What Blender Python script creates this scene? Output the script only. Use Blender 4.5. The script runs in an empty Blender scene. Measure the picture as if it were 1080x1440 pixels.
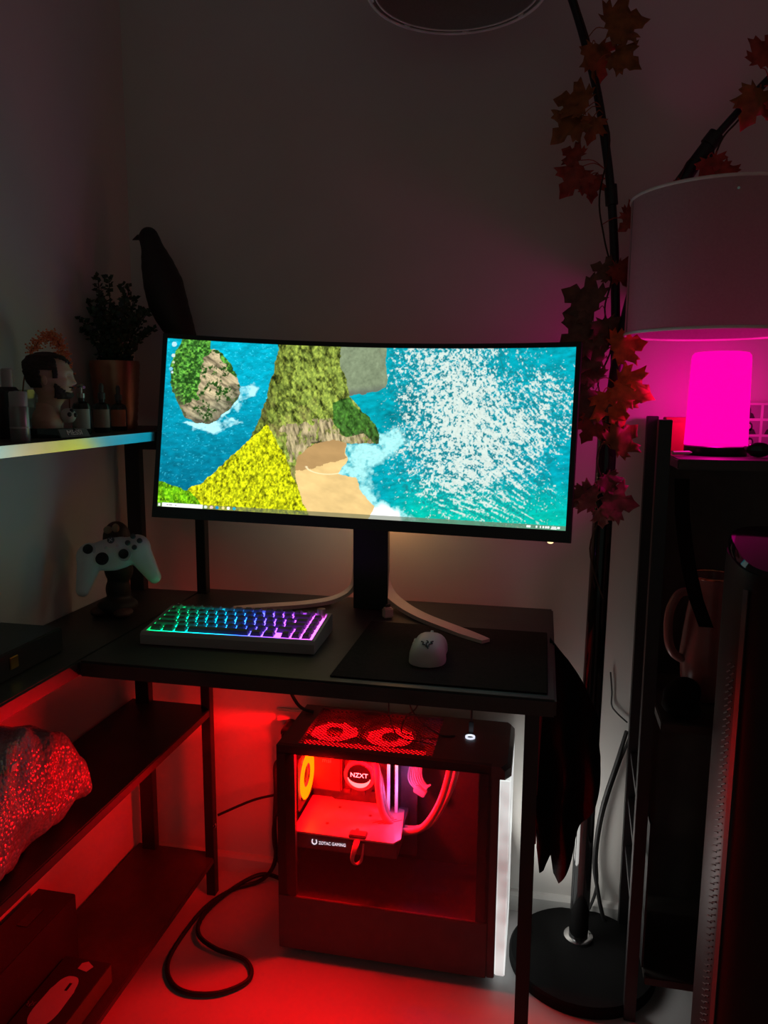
import bpy, bmesh, math, random
import numpy as np
from mathutils import Vector, Matrix
PI = math.pi
random.seed(7)
COL = bpy.context.scene.collection
SC = bpy.context.scene

# ------------------------------------------------------------------ colour and materials
def s2l(c):
    c = c / 255.0
    return c / 12.92 if c <= 0.04045 else ((c + 0.055) / 1.055) ** 2.4
def rgb(r, g, b): return (s2l(r), s2l(g), s2l(b))
MATS = {}
def mat(name, col, rough=0.5, metal=0.0, var=0.12, scale=30.0, bump=0.0, spec=0.5, emit=None, estr=0.0, alpha=1.0, bscale=None):
    if name in MATS: return MATS[name]
    m = bpy.data.materials.new(name); m.use_nodes = True
    nt = m.node_tree; b = nt.nodes['Principled BSDF']
    tc = nt.nodes.new('ShaderNodeTexCoord'); nz = nt.nodes.new('ShaderNodeTexNoise')
    nz.inputs['Scale'].default_value = scale; nz.inputs['Detail'].default_value = 4
    nt.links.new(tc.outputs['Object'], nz.inputs['Vector'])
    rp = nt.nodes.new('ShaderNodeValToRGB')
    rp.color_ramp.elements[0].position = 0.3; rp.color_ramp.elements[1].position = 0.7
    rp.color_ramp.elements[0].color = tuple(c * (1 - var) for c in col) + (1,)
    rp.color_ramp.elements[1].color = tuple(min(1, c * (1 + var)) for c in col) + (1,)
    nt.links.new(nz.outputs['Fac'], rp.inputs['Fac'])
    nt.links.new(rp.outputs['Color'], b.inputs['Base Color'])
    b.inputs['Roughness'].default_value = rough; b.inputs['Metallic'].default_value = metal
    b.inputs['Specular IOR Level'].default_value = spec
    if emit is not None:
        b.inputs['Emission Color'].default_value = tuple(emit) + (1,)
        b.inputs['Emission Strength'].default_value = estr
    if bump:
        bp = nt.nodes.new('ShaderNodeBump'); bp.inputs['Strength'].default_value = bump; bp.inputs['Distance'].default_value = 0.002
        n2 = nt.nodes.new('ShaderNodeTexNoise'); n2.inputs['Scale'].default_value = bscale or scale * 6
        nt.links.new(tc.outputs['Object'], n2.inputs['Vector'])
        nt.links.new(n2.outputs['Fac'], bp.inputs['Height']); nt.links.new(bp.outputs['Normal'], b.inputs['Normal'])
    MATS[name] = m
    return m
def glassy(name, tint, rough=0.03, clear=0.9):
    if name in MATS: return MATS[name]
    m = bpy.data.materials.new(name); m.use_nodes = True
    nt = m.node_tree; nt.nodes.clear()
    out = nt.nodes.new('ShaderNodeOutputMaterial'); mx = nt.nodes.new('ShaderNodeMixShader')
    tr = nt.nodes.new('ShaderNodeBsdfTransparent'); gl = nt.nodes.new('ShaderNodeBsdfGlossy'); lw = nt.nodes.new('ShaderNodeLayerWeight')
    pw = nt.nodes.new('ShaderNodeMath'); pw.operation = 'POWER'; pw.inputs[1].default_value = 5.0
    mu = nt.nodes.new('ShaderNodeMath'); mu.operation = 'MULTIPLY_ADD'; mu.inputs[1].default_value = .6; mu.inputs[2].default_value = 1 - clear - .06; mu.use_clamp = True
    tr.inputs['Color'].default_value = tuple(tint) + (1,); gl.inputs['Roughness'].default_value = rough
    nt.links.new(lw.outputs['Facing'], pw.inputs[0]); nt.links.new(pw.outputs[0], mu.inputs[0]); nt.links.new(mu.outputs[0], mx.inputs[0])
    nt.links.new(tr.outputs[0], mx.inputs[1]); nt.links.new(gl.outputs[0], mx.inputs[2]); nt.links.new(mx.outputs[0], out.inputs[0])
    MATS[name] = m
    return m

M_wall = mat('painted_wall', (0.74, 0.72, 0.68), 0.9, var=0.03, scale=6, bump=0.05, bscale=300)
M_floor = mat('pale_floor', (0.60, 0.60, 0.60), 0.45, var=0.06, scale=5)
M_white = mat('white_trim', (0.70, 0.69, 0.66), 0.5, var=0.03)
M_desk = mat('black_wood', (0.036, 0.031, 0.027), 0.45, var=0.25, scale=18, bump=0.1)
M_black = mat('black_metal', (0.014, 0.014, 0.015), 0.45, var=0.2)
M_blackp = mat('black_plastic', (0.016, 0.017, 0.018), 0.4, var=0.15)
M_gloss = mat('gloss_black', (0.01, 0.01, 0.01), 0.06, var=0.1)
M_cloth = mat('black_cloth', (0.008, 0.008, 0.008), 0.95, var=0.3, scale=60, bump=0.4, spec=0.1)
M_pad = mat('mouse_pad_cloth', (0.024, 0.021, 0.018), 0.9, var=0.2, scale=200, spec=0.1)
M_strip = mat('brushed_edge', (0.75, 0.75, 0.74), 0.22, metal=1.0, var=0.05)
M_cable = mat('cable_rubber', (0.010, 0.010, 0.010), 0.5, var=0.1)
M_chrome = mat('chrome', (0.7, 0.7, 0.7), 0.15, metal=1.0, var=0.05)
M_foot = mat('pale_stand', (0.75, 0.60, 0.50), 0.5, var=0.05)
M_shell = mat('white_shell', (0.62, 0.62, 0.62), 0.45, var=0.03)
M_dgrey = mat('dark_grey', (0.04, 0.04, 0.042), 0.5, var=0.1)

# ------------------------------------------------------------------ mesh builder
class B:
    def __init__(s): s.bm = bmesh.new()
    def box(s, c, size, rot=None, bev=0.0):
        t = bmesh.new(); bmesh.ops.create_cube(t, size=1.0)
        for v in t.verts: v.co = Vector((v.co.x * size[0], v.co.y * size[1], v.co.z * size[2]))
        if bev > 0: bmesh.ops.bevel(t, geom=t.edges[:], offset=bev, segments=2, affect='EDGES', clamp_overlap=True)
        m = Matrix.Translation(Vector(c))
        if rot is not None: m = m @ rot.to_4x4()
        t.transform(m); s._merge(t); return s
    def bb(s, x0, x1, y0, y1, z0, z1, bev=0.0):
        return s.box(((x0 + x1) / 2, (y0 + y1) / 2, (z0 + z1) / 2), (x1 - x0, y1 - y0, z1 - z0), None, bev)
    def _merge(s, t):
        me = bpy.data.meshes.new('tmp'); t.to_mesh(me); t.free(); s.bm.from_mesh(me); bpy.data.meshes.remove(me)
    def ring(s, pts): return [s.bm.verts.new(p) for p in pts]
    def bridge(s, a, b, closed=True):
        n = len(a)
        for i in range(n if closed else n - 1):
            j = (i + 1) % n
            s.bm.faces.new((a[i], a[j], b[j], b[i]))
    def cap(s, r):
        try: s.bm.faces.new(r)
        except ValueError: pass
    def cyl(s, p0, p1, r0, r1=None, seg=20, caps=True):
        r1 = r0 if r1 is None else r1
        p0 = Vector(p0); p1 = Vector(p1); d = (p1 - p0).normalized()
        u = d.orthogonal().normalized(); w = d.cross(u)
        a = s.ring([p0 + (u * math.cos(2 * PI * i / seg) + w * math.sin(2 * PI * i / seg)) * r0 for i in range(seg)])
        b = s.ring([p1 + (u * math.cos(2 * PI * i / seg) + w * math.sin(2 * PI * i / seg)) * r1 for i in range(seg)])
        s.bridge(a, b)
        if caps: s.cap(a[::-1]); s.cap(b)
        return s
    def tube(s, pts, r, seg=8, sub=6, caps=True):
        P = smooth(pts, sub) if sub > 1 else [Vector(p) for p in pts]
        rr = r if isinstance(r, (list, tuple)) else [r, r]
        prev = None; u = None; n = len(P)
        for i, p in enumerate(P):
            d = (P[min(i + 1, n - 1)] - P[max(i - 1, 0)])
            if d.length < 1e-9: d = Vector((0, 0, 1))
            d.normalize()
            if u is None: u = d.orthogonal().normalized()
            u = (u - d * u.dot(d)); u = u.normalized() if u.length > 1e-6 else d.orthogonal().normalized()
            w = d.cross(u); t = i / max(1, n - 1) * (len(rr) - 1); k = min(int(t), len(rr) - 2); rad = rr[k] + (rr[k + 1] - rr[k]) * (t - k)
            a = s.ring([p + (u * math.cos(2 * PI * j / seg) + w * math.sin(2 * PI * j / seg)) * rad for j in range(seg)])
            if prev: s.bridge(prev, a)
            elif caps: s.cap(a[::-1])
            prev = a
        if caps: s.cap(prev)
        return s
    def lathe(s, prof, c=(0, 0, 0), seg=32, caps=True, ax=None, ay=None, az=None):
        c = Vector(c); ax = Vector(ax or (1, 0, 0)); ay = Vector(ay or (0, 1, 0)); az = Vector(az or (0, 0, 1)); prev = None
        for r, z in prof:
            a = s.ring([c + ax * (r * math.cos(2 * PI * j / seg)) + ay * (r * math.sin(2 * PI * j / seg)) + az * z for j in range(seg)])
            if prev: s.bridge(prev, a)
            elif caps: s.cap(a[::-1])
            prev = a
        if caps: s.cap(prev)
        return s
    def prism(s, poly, o, u, v, n, d):
        # polygon (a,b) -> o + a*u + b*v, extruded by d along n
        o = Vector(o); u = Vector(u); v = Vector(v); n = Vector(n)
        a = s.ring([o + u * p[0] + v * p[1] for p in poly]); b = s.ring([o + u * p[0] + v * p[1] + n * d for p in poly])
        s.bridge(a, b); s.cap(a[::-1]); s.cap(b); return s
    def ball(s, c, r, seg=16, rot=None):
        t = bmesh.new(); bmesh.ops.create_uvsphere(t, u_segments=seg, v_segments=max(6, seg // 2 + 2), radius=1.0)
        rr = (r, r, r) if isinstance(r, (int, float)) else r
        for v in t.verts: v.co = Vector((v.co.x * rr[0], v.co.y * rr[1], v.co.z * rr[2]))
        m = Matrix.Translation(Vector(c))
        if rot is not None: m = m @ rot.to_4x4()
        t.transform(m); s._merge(t); return s
    def loft(s, rings, caps=True):
        prev = None
        for R in rings:
            a = s.ring(R)
            if prev: s.bridge(prev, a)
            elif caps: s.cap(a[::-1])
            prev = a
        if caps: s.cap(prev)
        return s
def smooth(pts, sub=6):
    P = [Vector(p) for p in pts]; out = []
    for i in range(len(P) - 1):
        p0 = P[max(i - 1, 0)]; p1 = P[i]; p2 = P[i + 1]; p3 = P[min(i + 2, len(P) - 1)]
        for k in range(sub):
            t = k / sub
            out.append(0.5 * ((2 * p1) + (p2 - p0) * t + (2 * p0 - 5 * p1 + 4 * p2 - p3) * t * t + (3 * p1 - p0 - 3 * p2 + p3) * t ** 3))
    out.append(P[-1]); return out
def wm(o):
    m = Matrix.Identity(4)
    while o is not None:
        m = o.matrix_basis @ m; o = o.parent
    return m
def finish(bm, ang=35.0):
    bmesh.ops.recalc_face_normals(bm, faces=bm.faces[:])
    for f in bm.faces: f.smooth = True
    lim = math.radians(ang)
    for e in bm.edges:
        if len(e.link_faces) == 2 and e.calc_face_angle(0.0) > lim: e.smooth = False
def part(name, b, m, parent=None, label=None, world=True, ang=35.0, kind=None, recalc=True):
    bm = b.bm
    if parent is not None and world: bm.transform(wm(parent).inverted())
    if recalc: finish(bm, ang)
    me = bpy.data.meshes.new(name); bm.to_mesh(me); bm.free(); me.materials.append(m)
    o = bpy.data.objects.new(name, me); COL.objects.link(o)
    if parent is not None: o.parent = parent
    if label: o['label'] = label
    if kind: o['kind'] = kind
    return o
def remeshed(name, b, m, parent, voxel, iters=6, world=True, label=None):
    o = part(name, b, m, parent, label, world)
    md = o.modifiers.new('r', 'REMESH'); md.mode = 'VOXEL'; md.voxel_size = voxel; md.use_smooth_shade = True
    ms = o.modifiers.new('s', 'SMOOTH'); ms.iterations = iters; ms.factor = 0.5
    dg = bpy.context.evaluated_depsgraph_get(); me = bpy.data.meshes.new_from_object(o.evaluated_get(dg))
    old = o.data; o.modifiers.clear(); o.data = me; bpy.data.meshes.remove(old)
    if not me.materials: me.materials.append(m)
    for p in me.polygons: p.use_smooth = True
    return o
def thing(name, label, cat, loc=(0, 0, 0), rot=(0, 0, 0), group=None):
    o = bpy.data.objects.new(name, None); COL.objects.link(o)
    o.location = loc; o.rotation_euler = rot; o.empty_display_size = 0.05
    o['label'] = label; o['category'] = cat
    if group: o['group'] = group
    return o
def solo(name, b, m, label, cat, group=None, ang=35.0):
    o = part(name, b, m, None, label, ang=ang); o['category'] = cat
    if group: o['group'] = group
    return o
def struct(name, b, m, parent=None):
    o = part(name, b, m, parent); o['kind'] = 'structure'; return o
def text(name, body, size, m, parent, o, u, v, ext=0.0004, label=None, sx=1.0):
    # lettering laid on the plane o + u,v (world), raised along u x v
    c = bpy.data.curves.new('t', 'FONT'); c.body = body; c.size = size; c.extrude = ext; c.align_x = 'CENTER'; c.align_y = 'CENTER'
    t = bpy.data.objects.new('t', c); COL.objects.link(t)
    dg = bpy.context.evaluated_depsgraph_get(); me = bpy.data.meshes.new_from_object(t.evaluated_get(dg))
    bpy.data.objects.remove(t); bpy.data.curves.remove(c)
    u = Vector(u).normalized(); n = u.cross(Vector(v)).normalized(); v = n.cross(u)
    M = Matrix((u * sx, v, n)).transposed().to_4x4(); M.translation = Vector(o)
    me.transform(wm(parent).inverted() @ M); me.materials.clear(); me.materials.append(m)
    ob = bpy.data.objects.new(name, me); COL.objects.link(ob); ob.parent = parent
    if label: ob['label'] = label
    return ob
def light(name, kind, loc, energy, col, size=0.05, sy=None, aim=None):
    l = bpy.data.lights.new(name, kind); l.energy = energy; l.color = col
    if kind == 'AREA':
        l.shape = 'RECTANGLE'; l.size = size; l.size_y = sy or size
    else: l.shadow_soft_size = size
    o = bpy.data.objects.new(name, l); COL.objects.link(o); o.location = loc
    if aim: o.rotation_euler = Vector(aim).to_track_quat('-Z', 'Y').to_euler()
    return o

# ------------------------------------------------------------------ camera
H = 1.2; FPX = 1080.0
yaw, pitch, roll = math.radians(11.6), math.radians(8.7), math.radians(0.35)
fw = Vector((-math.sin(yaw) * math.cos(pitch), math.cos(yaw) * math.cos(pitch), -math.sin(pitch)))
r0 = Vector((math.cos(yaw), math.sin(yaw), 0)); u0 = r0.cross(fw)
rr_ = r0 * math.cos(roll) + u0 * math.sin(roll); uu_ = -r0 * math.sin(roll) + u0 * math.cos(roll)
cam = bpy.data.cameras.new('camera'); cam.sensor_fit = 'VERTICAL'; cam.sensor_height = 36.0; cam.lens = 36.0 * FPX / 1440.0
cam.clip_start = 0.02
co = bpy.data.objects.new('camera', cam); COL.objects.link(co)
mm = Matrix((rr_, uu_, -fw)).transposed().to_4x4(); mm.translation = Vector((0, 0, H)); co.matrix_world = mm
SC.camera = co
SC.view_settings.view_transform = 'Standard'; SC.view_settings.look = 'None'
SC.view_settings.exposure = 0.0; SC.view_settings.gamma = 1.0
try: SC.view_settings.use_curve_mapping = False
except Exception: pass
W = bpy.data.worlds.new('world'); SC.world = W; W.use_nodes = True
W.node_tree.nodes['Background'].inputs[0].default_value = (0.76, 1.0, 0.86, 1)
W.node_tree.nodes['Background'].inputs[1].default_value = 0.064
SC.cycles.max_bounces = 8; SC.cycles.transparent_max_bounces = 24
SC.cycles.sample_clamp_indirect = 4.0
SC.cycles.use_denoising = True

# ------------------------------------------------------------------ the room
XL, YB, XR, ZC = -0.95, 1.69, 1.5, 2.5
struct('floor', B().bb(XL - .1, XR + .1, -1.6, YB + .1, -.1, 0), M_floor)
struct('wall_back', B().bb(XL - .1, XR + .1, YB, YB + .1, 0, ZC), M_wall)
struct('wall_left', B().bb(XL - .1, XL, -1.6, YB, 0, ZC), M_wall)
struct('wall_right', B().bb(XR, XR + .1, -1.6, YB, 0, ZC), M_wall)
struct('ceiling', B().bb(XL - .1, XR + .1, -1.6, YB + .1, ZC, ZC + .1), M_wall)
def skirting(name, axis):
    prof = [(0, 0), (.014, 0), (.014, .038), (.008, .045), (0, .047)]
    if axis == 'back': struct(name, B().prism(prof, (XL, YB, 0), (0, -1, 0), (0, 0, 1), (1, 0, 0), XR - XL), M_white)
    else: struct(name, B().prism(prof, (XL, -1.6, 0), (1, 0, 0), (0, 0, 1), (0, 1, 0), YB + 1.6 - .014), M_white)
skirting('baseboard_back', 'back'); skirting('baseboard_left', 'left')

# ------------------------------------------------------------------ corner desk with side shelves
d = thing('corner_desk', 'black corner desk with open side shelves along the left wall and square metal legs', 'desk', (-.46, 1.36, 0))
part('desktop', B().bb(-.758, .035, 1.12, 1.628, .722, .75, .003), M_desk, d)
part('side_top', B().bb(-.945, -.758, .55, 1.60, .722, .75, .003), M_desk, d)
part('shelf', B().bb(-.943, -.735, .55, 1.60, .455, .475, .002), M_desk, d)
part('shelf', B().bb(-.943, -.735, .55, 1.60, .085, .10, .002), M_desk, d)
for x, y, z0, z1 in ((.0, 1.137, 0, .722), (.0, 1.583, 0, .722), (-.745, 1.588, 0, 1.10), (-.905, 1.588, 0, 1.10), (-.745, .565, 0, .722), (-.93, .565, 0, .722)):
    wd = .022 if x > -.9 or y < 1 else .034
    part('leg', B().bb(x - wd / 2, x + wd / 2, y - .011, y + .011, z0, z1, .001), M_black, d)
part('rail', B().bb(-.011, .011, 1.148, 1.572, .695, .722, .001), M_black, d)
part('rail', B().bb(-.734, -.011, 1.575, 1.595, .690, .722, .001), M_black, d)
part('rail', B().bb(-.888, -.756, 1.578, 1.598, 1.075, 1.10, .001), M_black, d)
part('bolt', B().lathe([(.006, 0), (.006, .003), (.003, .005)], (-.7345, 1.583, .18), 12, ax=(0, 1, 0), ay=(0, 0, 1), az=(1, 0, 0)), M_chrome, d, 'small pale bolt on the shelf post')

# wall shelf
w = thing('wall_shelf', 'dark wall shelf with a shiny pale front edge above the corner desk', 'shelf', (-.85, 1.05, 1.105))
part('board', B().bb(-.95, -.7535, .45, 1.66, 1.107, 1.1245), M_desk, w)
part('edge_strip', B().bb(-.7535, -.75, .45, 1.66, 1.107, 1.1245, .0006), M_strip, w, 'shiny metal front edge')
part('bracket', B().bb(-.95, -.80, .70, .72, 1.09, 1.107).bb(-.95, -.94, .70, .72, 1.0, 1.107), M_black, w)
ZS = 1.1245

# ------------------------------------------------------------------ monitor
SW, SH, RC = .797, .334, 1.8
MS = Matrix.Translation((-.3457, 1.4672, 1.1256)) @ Matrix.Rotation(.0341, 4, 'Z') @ Matrix.Rotation(-.1652, 4, 'X') @ Matrix.Rotation(.0264, 4, 'Y')
def sp(x, z, y=0.0):      # point on the curved panel: x along it, z up, y behind it
    a = x / RC; R = RC + y
    return MS @ Vector((R * math.sin(a), RC - RC + (-(RC) + R * math.cos(a)) * 1.0, z))
def sp(x, z, y=0.0):
    a = x / RC; R = RC
    p = Vector((R * math.sin(a), -(R - R * math.cos(a)), z)); n = Vector((math.sin(a), math.cos(a), 0))
    return MS @ (p + n * y)
mon = thing('monitor', 'curved ultrawide monitor showing a sea cliff beach wallpaper', 'monitor', (-.343, 1.555, .75))
def cbox(b, x0, x1, z0, z1, y0, y1, n=24):
    rings = []
    for i in range(n + 1):
        x = x0 + (x1 - x0) * i / n
        rings.append([sp(x, z0, y0), sp(x, z1, y0), sp(x, z1, y1), sp(x, z0, y1)])
    return b.loft(rings)
hx, hz = SW / 2, SH / 2
bz = B()
cbox(bz, -hx - .009, hx + .009, hz, hz + .009, -.003, .012)
cbox(bz, -hx - .009, hx + .009, -hz - .022, -hz, -.004, .012)
cbox(bz, -hx - .009, -hx, -hz, hz, -.003, .012, 2); cbox(bz, hx, hx + .009, -hz, hz, -.003, .012, 2)
M_bezel = mat('bezel_black', (.012, .014, .014), .35, var=.1)
part('bezel', bz, M_bezel, mon)
bk = B(); cbox(bk, -hx - .007, hx + .007, -hz - .02, hz + .007, .012, .022); cbox(bk, -.22, .22, -.12, .11, .022, .055, 12)
part('back_shell', bk, mat('monitor_back', (.25, .25, .25), .5), mon, 'pale grey rear casing')
lb = B(); pc = sp(.372, -hz - .0225, .001)
lb.ball(pc, (.0055, .003, .0028), 12)
part('power_light', lb, mat('power_glow', (.8, .7, .4), .4, emit=(1, .72, .35), estr=1.6), mon, 'small glowing warm white light')
# stand
cb = B(); cb.loft([[Vector((x + sx * .037, y, z)) for sx, y in ((-1, 1.535), (1, 1.535), (.8, 1.59), (-.8, 1.59))] for x, z in ((-.343, .752), (-.343, .80), (-.344, 1.15))])
part('stand_column', cb, mat('stand_black', (.012, .016, .016), .4), mon)
part('stand_arm', B().bb(-.385, -.305, 1.50, 1.54, 1.06, 1.16, .006), M_blackp, mon)
def ribbon(b, pts, h, wd, th):
    P = smooth(pts, 8); h = Vector(h).normalized(); wv = Vector((h.y, -h.x, 0)); rings = []
    for i, p in enumerate(P):
        t = (P[min(i + 1, len(P) - 1)] - P[max(i - 1, 0)]).normalized(); n = t.cross(wv).normalized()
        k = i / (len(P) - 1); ww = wd * (1.0 if k < .9 else 1.0 - .35 * (k - .9) / .1)
        rings.append([p + wv * ww / 2 + n * th / 2, p - wv * ww / 2 + n * th / 2, p - wv * ww / 2 - n * th / 2, p + wv * ww / 2 - n * th / 2])
    b.loft(rings); return b
for pts, h in ((((-.326, 1.57, 1.04), (-.326, 1.57, .90), (-.324, 1.568, .82), (-.310, 1.556, .785), (-.276, 1.532, .765), (-.225, 1.482, .7575), (-.15, 1.415, .7555), (-.088, 1.362, .7545)), (.75, -.66, 0)),
               (((-.383, 1.575, 1.04), (-.383, 1.575, .90), (-.385, 1.573, .82), (-.393, 1.568, .785), (-.425, 1.55, .765), (-.48, 1.523, .7575), (-.55, 1.492, .7555), (-.62, 1.462, .7545)), (-.92, -.39, 0))):
    part('stand_foot', ribbon(B(), pts, h, .030, .008), M_foot, mon, 'pale curved stand foot')
rl = B()
for k in range(24):
    a0, a1 = 2 * PI * k / 24, 2 * PI * (k + 1) / 24
    f = lambda r, a, y: MS @ Vector((r * math.cos(a), .058 + y, r * 1.25 * math.sin(a)))
    q = [f(.034, a0, 0), f(.039, a0, 0), f(.039, a1, 0), f(.034, a1, 0)]; q2 = [f(.034, a0, .002), f(.039, a0, .002), f(.039, a1, .002), f(.034, a1, .002)]
    A = rl.ring(q); Bq = rl.ring(q2); rl.bridge(A, Bq); rl.cap(A[::-1]); rl.cap(Bq)
part('rear_light_ring', rl, mat('rear_glow', (.8, .3, .1), .4, emit=(1, .32, .06), estr=6.0), mon, 'orange glowing ring on the monitor back')

# the picture on the screen: colour per vertex of the glass, computed here
def fbm(x, y, seed, octv=4):
    out = np.zeros_like(x); amp = 1.0; tot = 0.0
    for o in range(octv):
        rs = np.random.RandomState(seed + o * 17); L = rs.rand(256, 256)
        xi = np.floor(x).astype(int); yi = np.floor(y).astype(int); fx = x - xi; fy = y - yi
        fx = fx * fx * (3 - 2 * fx); fy = fy * fy * (3 - 2 * fy)
        g = lambda i, j: L[(i) % 256, (j) % 256]
        out += amp * ((g(xi, yi) * (1 - fx) + g(xi + 1, yi) * fx) * (1 - fy) + (g(xi, yi + 1) * (1 - fx) + g(xi + 1, yi + 1) * fx) * fy)
        tot += amp; amp *= .55; x = x * 2.03 + 11.3; y = y * 2.03 + 5.7
    return out / tot
def inside(px, py, poly):
    r = np.zeros(px.shape, bool); n = len(poly)
    for i in range(n):
        x1, y1 = poly[i]; x2, y2 = poly[(i + 1) % n]
        c = ((y1 > py) != (y2 > py))
        with np.errstate(divide='ignore', invalid='ignore'): r ^= c & (px < (x2 - x1) * (py - y1) / ((y2 - y1) + 1e-12) + x1)
    return r
def dist(px, py, poly):
    dd = np.full(px.shape, 9.0); n = len(poly)
    for i in range(n):
        x1, y1 = poly[i]; x2, y2 = poly[(i + 1) % n]; vx, vy = x2 - x1, y2 - y1
        t = np.clip(((px - x1) * vx + (py - y1) * vy) / (vx * vx + vy * vy + 1e-12), 0, 1)
        dd = np.minimum(dd, np.hypot(px - x1 - t * vx, py - y1 - t * vy))
    return dd
PG = dict(
islet=[(-.915,1.2),(-.803,1.2),(-.778,.928),(-.723,.864),(-.691,.77),(-.664,.632),(-.637,.536),(-.621,.461),(-.627,.368),(-.66,.251),(-.727,.086),(-.773,.016),(-.831,.015),(-.886,.07),(-.908,.158),(-.932,.268),(-.952,.363),(-.967,.488),(-.974,.77),(-.959,.857),(-.915,.992)],
rock=[(-.758,.86),(-.697,.755),(-.664,.632),(-.637,.523),(-.621,.461),(-.627,.368),(-.66,.251),(-.727,.086),(-.773,.016),(-.831,.015),(-.886,.07),(-.913,.214),(-.862,.278),(-.834,.339),(-.845,.536),(-.837,.678),(-.798,.783)],
ridge=[(-.43,1.2),(-.15,1.2),(-.123,.751),(-.075,.412),(.002,.248),(.056,.121),(.09,-.007),(.09,-.112),(-.055,-.14),(-.112,-.106),(-.202,-.129),(-.279,-.205),(-.321,-.316),(-.329,-.45),(-.318,-.634),(-.2,-1.2),(-.597,-1.2),(-.552,-.105),(-.5,.275),(-.47,.624)],
dark=[(-.159,.344),(-.08,.403),(-.019,.272),(.042,.158),(.081,.026),(.093,-.125),(.018,-.031),(-.075,-.074),(-.145,.09)],
cliff=[(-.392,.027),(-.262,.094),(-.153,.123),(-.075,-.074),(.018,-.031),(.09,-.024),(.093,-.125),(-.073,-.159),(-.139,-.124),(-.241,-.143),(-.303,-.288),(-.326,-.412),(-.352,-.38),(-.386,-.178)],
slope=[(-.859,-.802),(-.752,-.613),(-.615,-.274),(-.477,.051),(-.428,-.116),(-.377,-.349),(-.325,-.608),(-.2,-1.2),(-.596,-1.2),(-1.1,-1.2),(-1.1,-.9)],
bush=[(-1.1,-.69),(-1.01,-.704),(-.894,-.753),(-.842,-.8),(-.72,-1.1),(-1.1,-1.1)],
headland=[(-.15,1.2),(.1,1.2),(.09,.823),(.108,.638),(.101,.536),(.063,.482),(-.081,.42),(-.114,.588)],
sand=[(-.39,-.565),(-.38,-.377),(-.34,-.15),(-.26,-.08),(-.139,-.08),(-.073,-.13),(-.069,-.312),(-.082,-.399),(-.105,-.487),(-.02,-.528),(.012,-.659),(.082,-.837),(.041,-1.1),(-.33,-1.1),(-.36,-.764)],
shaded_sand=[(-.39,-.531),(-.38,-.359),(-.34,-.15),(-.26,-.08),(-.139,-.08),(-.073,-.13),(-.073,-.304),(-.191,-.394),(-.255,-.454)],
surf=[(-.073,-.159),(.093,-.142),(.104,-.023),(.181,.085),(.207,-.114),(.07,-.364),(.06,-.534),(.095,-.784),(.271,-.97),(.1,-1.1),(.013,-.676),(-.028,-.511),(-.105,-.487),(-.068,-.346)],
foam=[(-.831,.015),(-.727,.072),(-.627,.354),(-.618,.469),(-.577,.502),(-.54,.45),(-.55,.378),(-.626,.312),(-.692,.133),(-.619,.058),(-.711,-.054),(-.806,-.066),(-.913,.009)],
spark=[(.155,1.1),(.637,1.1),(.70,.93),(.60,.80),(.91,.677),(.979,.442),(.958,-.024),(.898,-.183),(.873,-.498),(.82,-1.1),(.652,-.96),(.479,-.822),(.336,-.636),(.26,-.399),(.234,-.072),(.261,.259),(.2,.586)])
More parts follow.
